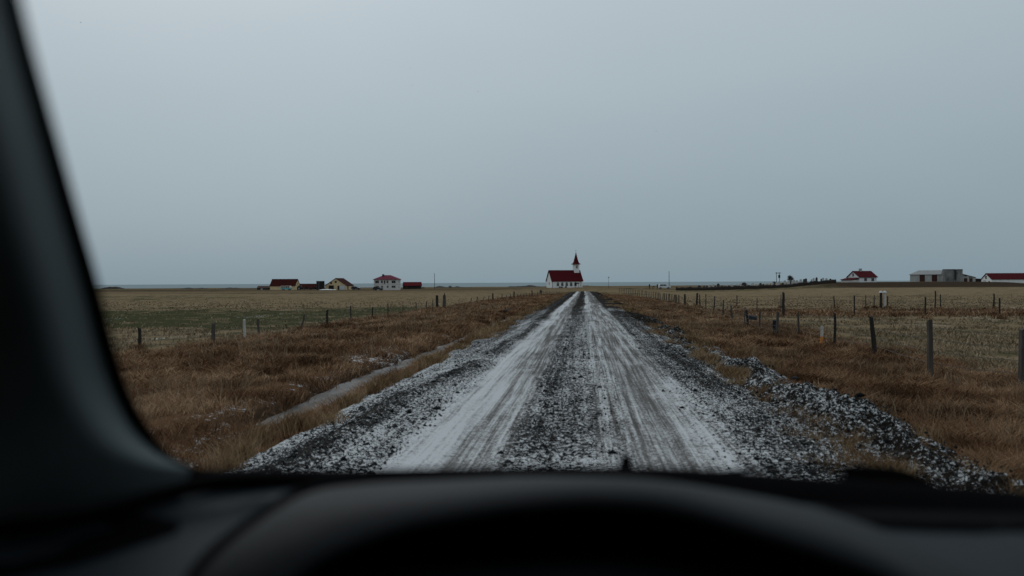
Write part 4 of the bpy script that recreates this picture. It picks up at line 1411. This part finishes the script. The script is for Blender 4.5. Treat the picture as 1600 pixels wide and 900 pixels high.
# ------------------------------------------------------------------ people by the white car
def person(px, Y, h, label, mat, pose, walk=.12):
    p_ = at(px, hor(px), Y)
    root_z = tz(p_.x, Y) + .12
    me = bpy.data.meshes.new('person')
    if pose == 'stand':
        J = [(0, 0, .52, .085), (0, 0, .66, .085), (0, 0, .80, .105), (0, 0, .86, .04), (0, -.01, .93, .062),
             (.055, 0, .50, .06), (.06, -walk * .2, .27, .042), (.065, walk * .3, .03, .032), (.065, -.07, .015, .025),
             (-.055, 0, .50, .06), (-.06, walk * .1, .27, .042), (-.065, -walk * .3, .03, .032), (-.065, -.13, .015, .025),
             (.115, 0, .80, .04), (.145, .02, .63, .032), (.13, -.05, .48, .024), (-.115, 0, .80, .04), (-.145, .02, .63, .032), (-.13, -.05, .48, .024)]
    else:   # bending forward
        J = [(0, 0, .50, .085), (.02, -.12, .60, .085), (.03, -.26, .66, .10), (.03, -.31, .66, .04), (.03, -.37, .64, .062),
             (.055, 0, .48, .06), (.06, -.04, .26, .042), (.065, .02, .03, .032), (.065, -.07, .015, .025),
             (-.055, 0, .48, .06), (-.06, -.03, .26, .042), (-.065, .0, .03, .032), (-.065, -.1, .015, .025),
             (.13, -.26, .64, .04), (.14, -.28, .48, .032), (.12, -.33, .36, .024), (-.09, -.26, .64, .04), (-.10, -.28, .48, .032), (-.08, -.33, .36, .024)]
    E = [(0, 1), (1, 2), (2, 3), (3, 4), (0, 5), (5, 6), (6, 7), (7, 8), (0, 9), (9, 10), (10, 11), (11, 12), (2, 13), (13, 14), (14, 15), (2, 16), (16, 17), (17, 18)]
    me.from_pydata([(a * h, b_ * h, c_ * h) for a, b_, c_, _ in J], E, [])
    o = bpy.data.objects.new('person', me); COL.objects.link(o)
    md = o.modifiers.new('skin', 'SKIN')
    for v_, j in zip(me.skin_vertices[0].data, J):
        v_.radius = (j[3] * h, j[3] * h * .85); v_.use_root = False
    me.skin_vertices[0].data[0].use_root = True
    o.modifiers.new('sub', 'SUBSURF').levels = 1
    me.materials.append(mat)
    o.location = (p_.x, Y, root_z)
    tag(o, label, 'person', 'people by the white car')
    hd = MB()
    top = J[4]
    for i in range(4):
        a0, a1 = -.3 + i * .47, -.3 + (i + 1) * .47
        rr = top[3] * h * 1.12
        hd.tube((top[0] * h, top[1] * h + .01, top[2] * h + rr * math.sin(a0)), (top[0] * h, top[1] * h + .01, top[2] * h + rr * math.sin(a1)), rr * math.cos(a0), max(.01, rr * math.cos(a1)), 10)
    hd.build('cap', M['cloth_dark'], o)
    return o


person(1014.8, 324, 1.8, 'person in dark clothes, leftmost and standing apart from the white car', M['cloth_dark'], 'stand').rotation_euler.z = .5
person(1020, 325, 1.65, 'person in brown clothes bending down between two standing people', M['cloth_brown'], 'bend').rotation_euler.z = 1.2
person(1027.2, 323, 1.75, 'person in dark clothes standing at the left end of the white car', M['cloth_dark'], 'stand').rotation_euler.z = -.6

# ------------------------------------------------------------------ birds
def bird(px, py, Y, span, label):
    p_ = at(px, py, Y)
    root = empty('bird', p_, random.uniform(0, 6)); tag(root, label, 'bird', 'birds in the sky')
    mb = MB()
    pr = [(-.5, .005), (-.3, .07), (0, .1), (.25, .075), (.42, .04), (.52, .005)]
    for (a, ra), (b_, rb) in zip(pr[:-1], pr[1:]):
        mb.tube((0, a * span * .5, 0), (0, b_ * span * .5, 0), ra * span * .6, rb * span * .6, 8)
    mb.build('body', M['feather'], root)
    for s in (-1, 1):
        vs = [(0, .12, .02), (s * .25, .10, .14), (s * .5, -.05, .08), (s * .25, -.08, .13), (0, -.12, .02)]
        vs = [(a * span, b_ * span, c_ * span) for a, b_, c_ in vs]
        lo = [(a, b_, c_ - .012 * span) for a, b_, c_ in vs]
        MB().add(vs + lo, [(0, 1, 2, 3, 4), (9, 8, 7, 6, 5)] + [(i, (i + 1) % 5, 5 + (i + 1) % 5, 5 + i) for i in range(5)]).build('wing', M['feather'], root)


bird(126, 35, 150, .42, 'tiny dark bird high in the sky, nearest the dark windscreen pillar')
bird(641.5, 107, 180, .36, 'tiny dark bird in the sky, upper of the two above the pale farmhouse')
bird(643.5, 134, 190, .32, 'tiny dark bird in the sky, lower of the two above the pale farmhouse')
bird(747, 143, 190, .36, 'tiny dark bird in the middle of the sky, left of the steeple')
bird(951, 145, 190, .34, 'tiny dark bird in the sky, high above the lamp post')
bird(970, 175, 210, .3, 'tiny dark bird in the sky, second highest right of the steeple')
bird(1025, 205, 190, .34, 'tiny dark bird in the sky, lowest and farthest right')

# ------------------------------------------------------------------ the car we look out of
car = empty('car', (0.25, 0, 0))
tag(car, 'dark car interior around the windscreen, with pillar, dashboard and instrument hood', 'car')
CO = Vector((0.25, 0, 0))


def loft(name, rows, mat, parent=car, smooth=True, close_u=False, thick=0):
    n, m_ = len(rows), len(rows[0])
    V = np.array([[tuple(Vector(p_) - CO) for p_ in r_] for r_ in rows])
    idx = np.arange(n * m_).reshape(n, m_)
    f = [(idx[i, j], idx[i, (j + 1) % m_], idx[i + 1, (j + 1) % m_], idx[i + 1, j]) for i in range(n - 1) for j in range(m_ if close_u else m_ - 1)]
    if close_u:
        f += [tuple(idx[0][::-1]), tuple(idx[-1])]
    mb = MB().add(V.reshape(-1, 3), f)
    o = mb.build(name, mat, parent, smooth=smooth)
    if thick:
        md = o.modifiers.new('shell', 'SOLIDIFY'); md.thickness = thick; md.offset = -1
    return o


def resample(pts, n):
    pts = np.array(pts, float)
    d = np.concatenate([[0], np.cumsum(np.linalg.norm(np.diff(pts[:, :2], axis=0), axis=1))])
    u = np.linspace(0, d[-1], n)
    out = []
    # Catmull-Rom through the points
    for t_ in u:
        i = min(max(np.searchsorted(d, t_) - 1, 0), len(pts) - 2)
        f = (t_ - d[i]) / (d[i + 1] - d[i] + 1e-9)
        p0, p1, p2, p3 = pts[max(i - 1, 0)], pts[i], pts[i + 1], pts[min(i + 2, len(pts) - 1)]
        out.append(.5 * (2 * p1 + (p2 - p0) * f + (2 * p0 - 5 * p1 + 4 * p2 - p3) * f * f + (3 * p1 - p0 - 3 * p2 + p3) * f ** 3))
    return np.array(out)


# windscreen pillar, swept along the glass edge
edge_pts = [(8, -120, .47), (34, 0, .53), (58, 95, .575), (84, 190, .62), (120, 320, .69), (154, 440, .76), (181, 545, .82), (205, 615, .87), (236, 672, .91), (278, 716, .945), (330, 736, .97), (400, 739, .99), (560, 741, 1.03), (760, 741, 1.06)]
ep = resample(edge_pts, 64)
tang = np.gradient(ep[:, :2], axis=0); tang /= np.linalg.norm(tang, axis=1, keepdims=True)
nrm = np.stack([-tang[:, 1], tang[:, 0]], 1)            # left of travel (down) is +... choose the side away from the glass
if nrm[0, 0] > 0:
    nrm = -nrm
seal_rows, trim_rows = [], []
for (px, py, Yd), nn in zip(ep, nrm):
    def Q(off, dY):
        return at(px + nn[0] * off, py + nn[1] * off, Yd + dY)
    seal_rows.append([Q(0, 0), Q(5, -.006), Q(14, -.008), Q(23, .004), Q(20, .03), Q(4, .03)])
    if px > 318:
        continue
    f = min(1, max(0, (py - 560) / 170))
    t9 = min(1, max(0, (px - 215) / 95)); shr = 1 - .93 * t9 * t9 * (3 - 2 * t9)
    Q0 = Q
    def Q(off, dY): return Q0(off * shr, dY * shr + .004)
    k = 1 - .45 * f
    trim_rows.append([Q(19, .012), Q(22, -.006), Q(38 * k + 5 * f, -.03), Q(62 * k, -.062), Q(82 * k, -.088), Q(102 * k, -.100), Q(126 * k, -.107), Q(230, -.118), Q(420, -.12), Q(430, .02), Q(60, .05)])
loft('windscreen_seal', seal_rows, M['rubber'], close_u=True)
loft('windscreen_pillar', trim_rows, M['trim'], close_u=True)
# far side pillar, out of the picture on the right
mb = MB()
pa, pb_ = Vector((1.12, 1.02, 1.08)) - CO, Vector((.98, .30, 1.72)) - CO
mb.tube(pa, pb_, .07, .06, 10); mb.build('windscreen_pillar', M['trim'], car, smooth=True)

# dashboard top
far_c = resample([(-300, 780, 1.0), (100, 768, 1.0), (250, 761, 1.01), (400, 755, 1.02), (600, 752, 1.03), (850, 748, 1.035), (1000, 752, 1.03), (1150, 772, 1.02), (1300, 788, 1.01), (1450, 796, 1.0), (1650, 800, .98), (2600, 830, .95)], 90)
FE = [at(*p_) for p_ in far_c]
SLOPE = .13
rows = []
for Yf in (0, .015, .05, .1, .16, .22, .28, .34, .42, .5):
    rows.append([Vector((p_.x, p_.y - Yf, p_.z - SLOPE * Yf - .004 * (Yf == 0) * 3 + .02 * math.sin(min(Yf / .5, 1) * math.pi))) for p_ in FE])
rows.append([Vector((p_.x, p_.y - .56, p_.z - .13)) for p_ in FE])
rows.append([Vector((p_.x, p_.y - .57, p_.z - .5)) for p_ in FE])
dash = loft('dashboard', rows, M['dash'], thick=.01)
# black cowl strip between dash and glass
top_c = resample([(-300, 752, 1.05), (200, 737, 1.07), (300, 733, 1.08), (600, 733, 1.10), (850, 729, 1.11), (960, 729.5, 1.11), (1060, 731, 1.105), (1150, 736, 1.10), (1300, 747, 1.09), (1450, 757, 1.08), (1600, 768, 1.07), (2600, 860, 1.0)], 90)
TE_ = [at(*p_) for p_ in top_c]
rows = [[Vector((a.x, a.y + .01, a.z - .04)) for a in FE], [Vector((a.x, a.y + .018, a.z - .012)) for a in FE],
        [b_ + Vector((0, -.008, -.004)) for b_ in TE_], [b_ for b_ in TE_], [b_ + Vector((0, .02, -.03)) for b_ in TE_], [b_ + Vector((0, .02, -.2)) for b_ in TE_]]
loft('cowl', rows, M['rubber'], thick=.006)

def dash_point(px, py):
    d = CR @ Vector(((px - 800) / FPX, -(py - 450) / FPX, -1))
    for k in range(200):
        Yd = 1.1 - k * .003
        p_ = Vector((0, 0, EYE)) + d * (Yd / d.y)
        i = min(range(len(FE)), key=lambda q: abs(FE[q].x - p_.x))
        yf = FE[i].y - Yd
        if yf >= 0:
            zs = FE[i].z - SLOPE * yf + .02 * math.sin(min(yf / .5, 1) * math.pi)
            if p_.z >= zs - 1e-3 or k == 199:
                if p_.z - zs > -2e-3 and p_.z - zs < .02:
                    return p_
    return p_


# instrument hood
G = resample([(240, 990, .80), (285, 925, .81), (330, 872, .83), (400, 818, .86), (478, 772, .90), (560, 758, .93), (700, 752.5, .95), (850, 749, .96), (1000, 753, .95), (1120, 768, .93), (1280, 800, .90), (1420, 850, .86), (1540, 915, .82), (1620, 990, .80)], 70)
Rg = resample([(250, 990, .70), (300, 930, .71), (345, 890, .72), (405, 838, .735), (465, 800, .75), (525, 782, .765), (610, 773, .775), (720, 764, .785), (850, 755, .79), (950, 753, .79), (1050, 762, .785), (1160, 789, .77), (1290, 826, .74), (1400, 872, .72), (1490, 930, .70), (1560, 990, .69)], 70)
C1 = resample([(380, 1000, .665), (420, 940, .67), (455, 900, .675), (505, 862, .685), (570, 834, .70), (640, 811, .715), (775, 788, .735), (880, 777, .74), (950, 776, .74), (1050, 785, .735), (1187, 823, .715), (1320, 866, .69), (1394, 897, .675), (1460, 940, .665), (1520, 1000, .66)], 70)
g_, r2, c1 = [dash_point(p_[0], p_[1]) + Vector((0, 0, .003)) for p_ in G], [at(*p_) for p_ in Rg], [at(*p_) for p_ in C1]
mid1 = [(a + b_) * .5 + Vector((0, 0, .004)) for a, b_ in zip(r2, c1)]
rows = [[p_ + Vector((0, .01, -.05)) for p_ in g_], g_, [(a * .45 + b_ * .55) + Vector((0, 0, .002)) for a, b_ in zip(g_, r2)], r2, mid1, c1,
        [p_ + Vector((0, -.004, -.008)) for p_ in c1]]
hood = loft('instrument_hood', rows, M['hood'], thick=.006)
cc = sum(c1, Vector()) / len(c1)
def inn(p_, k, dy, dz): return Vector((cc.x + (p_.x - cc.x) * k, p_.y + dy, cc.z - .1 + (p_.z - cc.z + .1) * k + dz))
rows = [[p_ + Vector((0, -.006, -.006)) for p_ in c1], [inn(p_, .985, .0, -.004) for p_ in c1], [inn(p_, .96, .10, -.006) for p_ in c1], [inn(p_, .5, .12, -.02) for p_ in c1], [inn(p_, .02, .12, -.05) for p_ in c1]]
loft('instrument_cluster', rows, M['black_plastic'], hood)


def vent(px_list, name='vent_and_dash_shade'):
    q = [dash_point(*p_) for p_ in px_list]
    n = len(q) // 2
    up = Vector((0, 0, .003))
    top_, bot_ = q[:n], q[n:][::-1]
    rows = [[p_ - up * 3 for p_ in top_], [p_ + up for p_ in top_], [(a + b_) * .5 + up * .6 for a, b_ in zip(top_, bot_)], [p_ + up for p_ in bot_], [p_ - up * 3 for p_ in bot_]]
    loft(name, rows, M['black_plastic'])


vent([(1150, 788), (1280, 797), (1400, 801), (1500, 804), (1660, 808), (1660, 836), (1500, 832), (1400, 829), (1290, 820), (1170, 798)])
groove = [(a * 1.0) for a in range(0)]
gl_, gr_ = [], []
for i in range(4, 30):
    w_ = max(.15, 1 - max(0, (i - 18) / 11))
    gl_.append(g_[i] + Vector((-.006 * w_, .012 * w_, .004))); gr_.append(g_[i] * (1 - .22 * w_) + r2[i] * .22 * w_ + Vector((0, 0, .008)))
loft('hood_groove_shade', [[p_ - Vector((0, 0, .02)) for p_ in gl_], gl_, gr_, [p_ - Vector((0, 0, .02)) for p_ in gr_]], M['rubber'], hood)  # black strip painting the shade in the groove between hood and dash
vent([(-300, 765), (20, 772), (110, 788), (190, 802), (240, 811), (284, 821), (276, 834), (235, 848), (190, 862), (120, 884), (20, 905), (-300, 960)])  # side vent stretched into a black sheet, painting shade over the left dash
pg = resample([(420, 748, .96), (352, 750, .93), (300, 758, .91), (240, 775, .87), (170, 798, .83), (60, 818, .80), (-100, 830, .80)], 24)
loft('pillar_crease_shade', [[at(px, py - 12, Yd) for px, py, Yd in pg], [at(px, py - 6, Yd - .012) for px, py, Yd in pg], [at(px, py + 8, Yd - .012) for px, py, Yd in pg], [at(px, py + 16, Yd) for px, py, Yd in pg]], M['rubber'], thick=.004)  # black strip laid over the joint to paint its dark crease
# wiper arm and washer nozzle outside the glass
mb = MB()
wp = resample([(1085, 741, 1.17), (1130, 736, 1.18), (1200, 731, 1.19), (1260, 729, 1.20), (1330, 729.5, 1.21)], 14)
rows = []
for (px, py, Yd), w_ in zip(wp, np.linspace(2.5, 4.5, 14)):
    rows.append([at(px, py - w_ * .5, Yd), at(px, py + w_, Yd), at(px, py + w_, Yd + .015), at(px, py - w_ * .5, Yd + .015)])
wip = loft('wiper', rows, M['rubber'], close_u=True)
hp = resample([(1318, 728, 1.21), (1345, 727, 1.21), (1400, 731, 1.21), (1435, 742, 1.21), (1465, 760, 1.20)], 12)
rows = [[at(px, py, Yd), at(px, py + 45, Yd), at(px, py + 45, Yd + .05), at(px, py + 3, Yd + .05)] for px, py, Yd in hp]
loft('wiper_hub', rows, M['rubber'], wip, close_u=True)
rows = []
for hz, rr in ((748, 19), (736, 13), (726, 10.5), (718, 10), (713, 8), (710, 3.5)):
    rows.append([at(978 + rr * math.cos(a), hz, 1.16) + Vector((0, rr * math.sin(a) * .0008, 0)) for a in np.linspace(0, 2 * math.pi, 10, endpoint=False)])
loft('washer_nozzle', rows, M['rubber'], close_u=True)
# glass
gl = []
for f in np.linspace(0, 1, 6):
    gl.append([Vector((-.52 + 1.62 * u + (.1 - .2 * u) * f, 1.115 - .80 * f + .06 * math.sin(u * math.pi), 1.13 + .575 * f)) for u in np.linspace(0, 1, 12)])
loft('windscreen', gl, M['glass'])
# cabin: roof, windowless sides, back and floor, unseen and closed to block light; bonnet
mb = MB()
def cb(x0, y0, z0, x1, y1, z1): mb.box(x0 - CO.x, y0, z0, x1 - CO.x, y1, z1)
cb(-.62, -1.9, 1.71, 1.12, .31, 1.75)
cb(-.66, -1.9, .25, -.621, .30, 1.749); cb(-.66, .301, .25, -.621, 1.05, 1.10)
cb(1.121, -1.9, .25, 1.16, .30, 1.749); cb(1.121, .301, .25, 1.16, 1.05, 1.06)
cb(-.62, -1.9, .25, 1.12, -1.86, 1.709)
cb(-.62, -1.859, .25, 1.12, 1.1, .29)
mb.build('unseen_cabin_lining', M['headliner'], car)
mb = MB()
mb.prism([(1.13, .3), (2.55, .3), (2.6, .62), (2.4, .80), (1.7, .93), (1.13, 1.0)], -.66 - CO.x, 1.16 - CO.x, axis='x')
mb.build('bonnet', M['body_paint'], car, bevel=.05)
for X in (-.5, 1.0):
    for Yp in (-1.2, 1.75):
        wheel_root = empty('wheel', (X - CO.x, Yp, 0)); wheel_root.parent = car
        MB().tube((-.1, 0, .31), (.1, 0, .31), .33, n=20).build('tyre', M['tyre'], wheel_root)
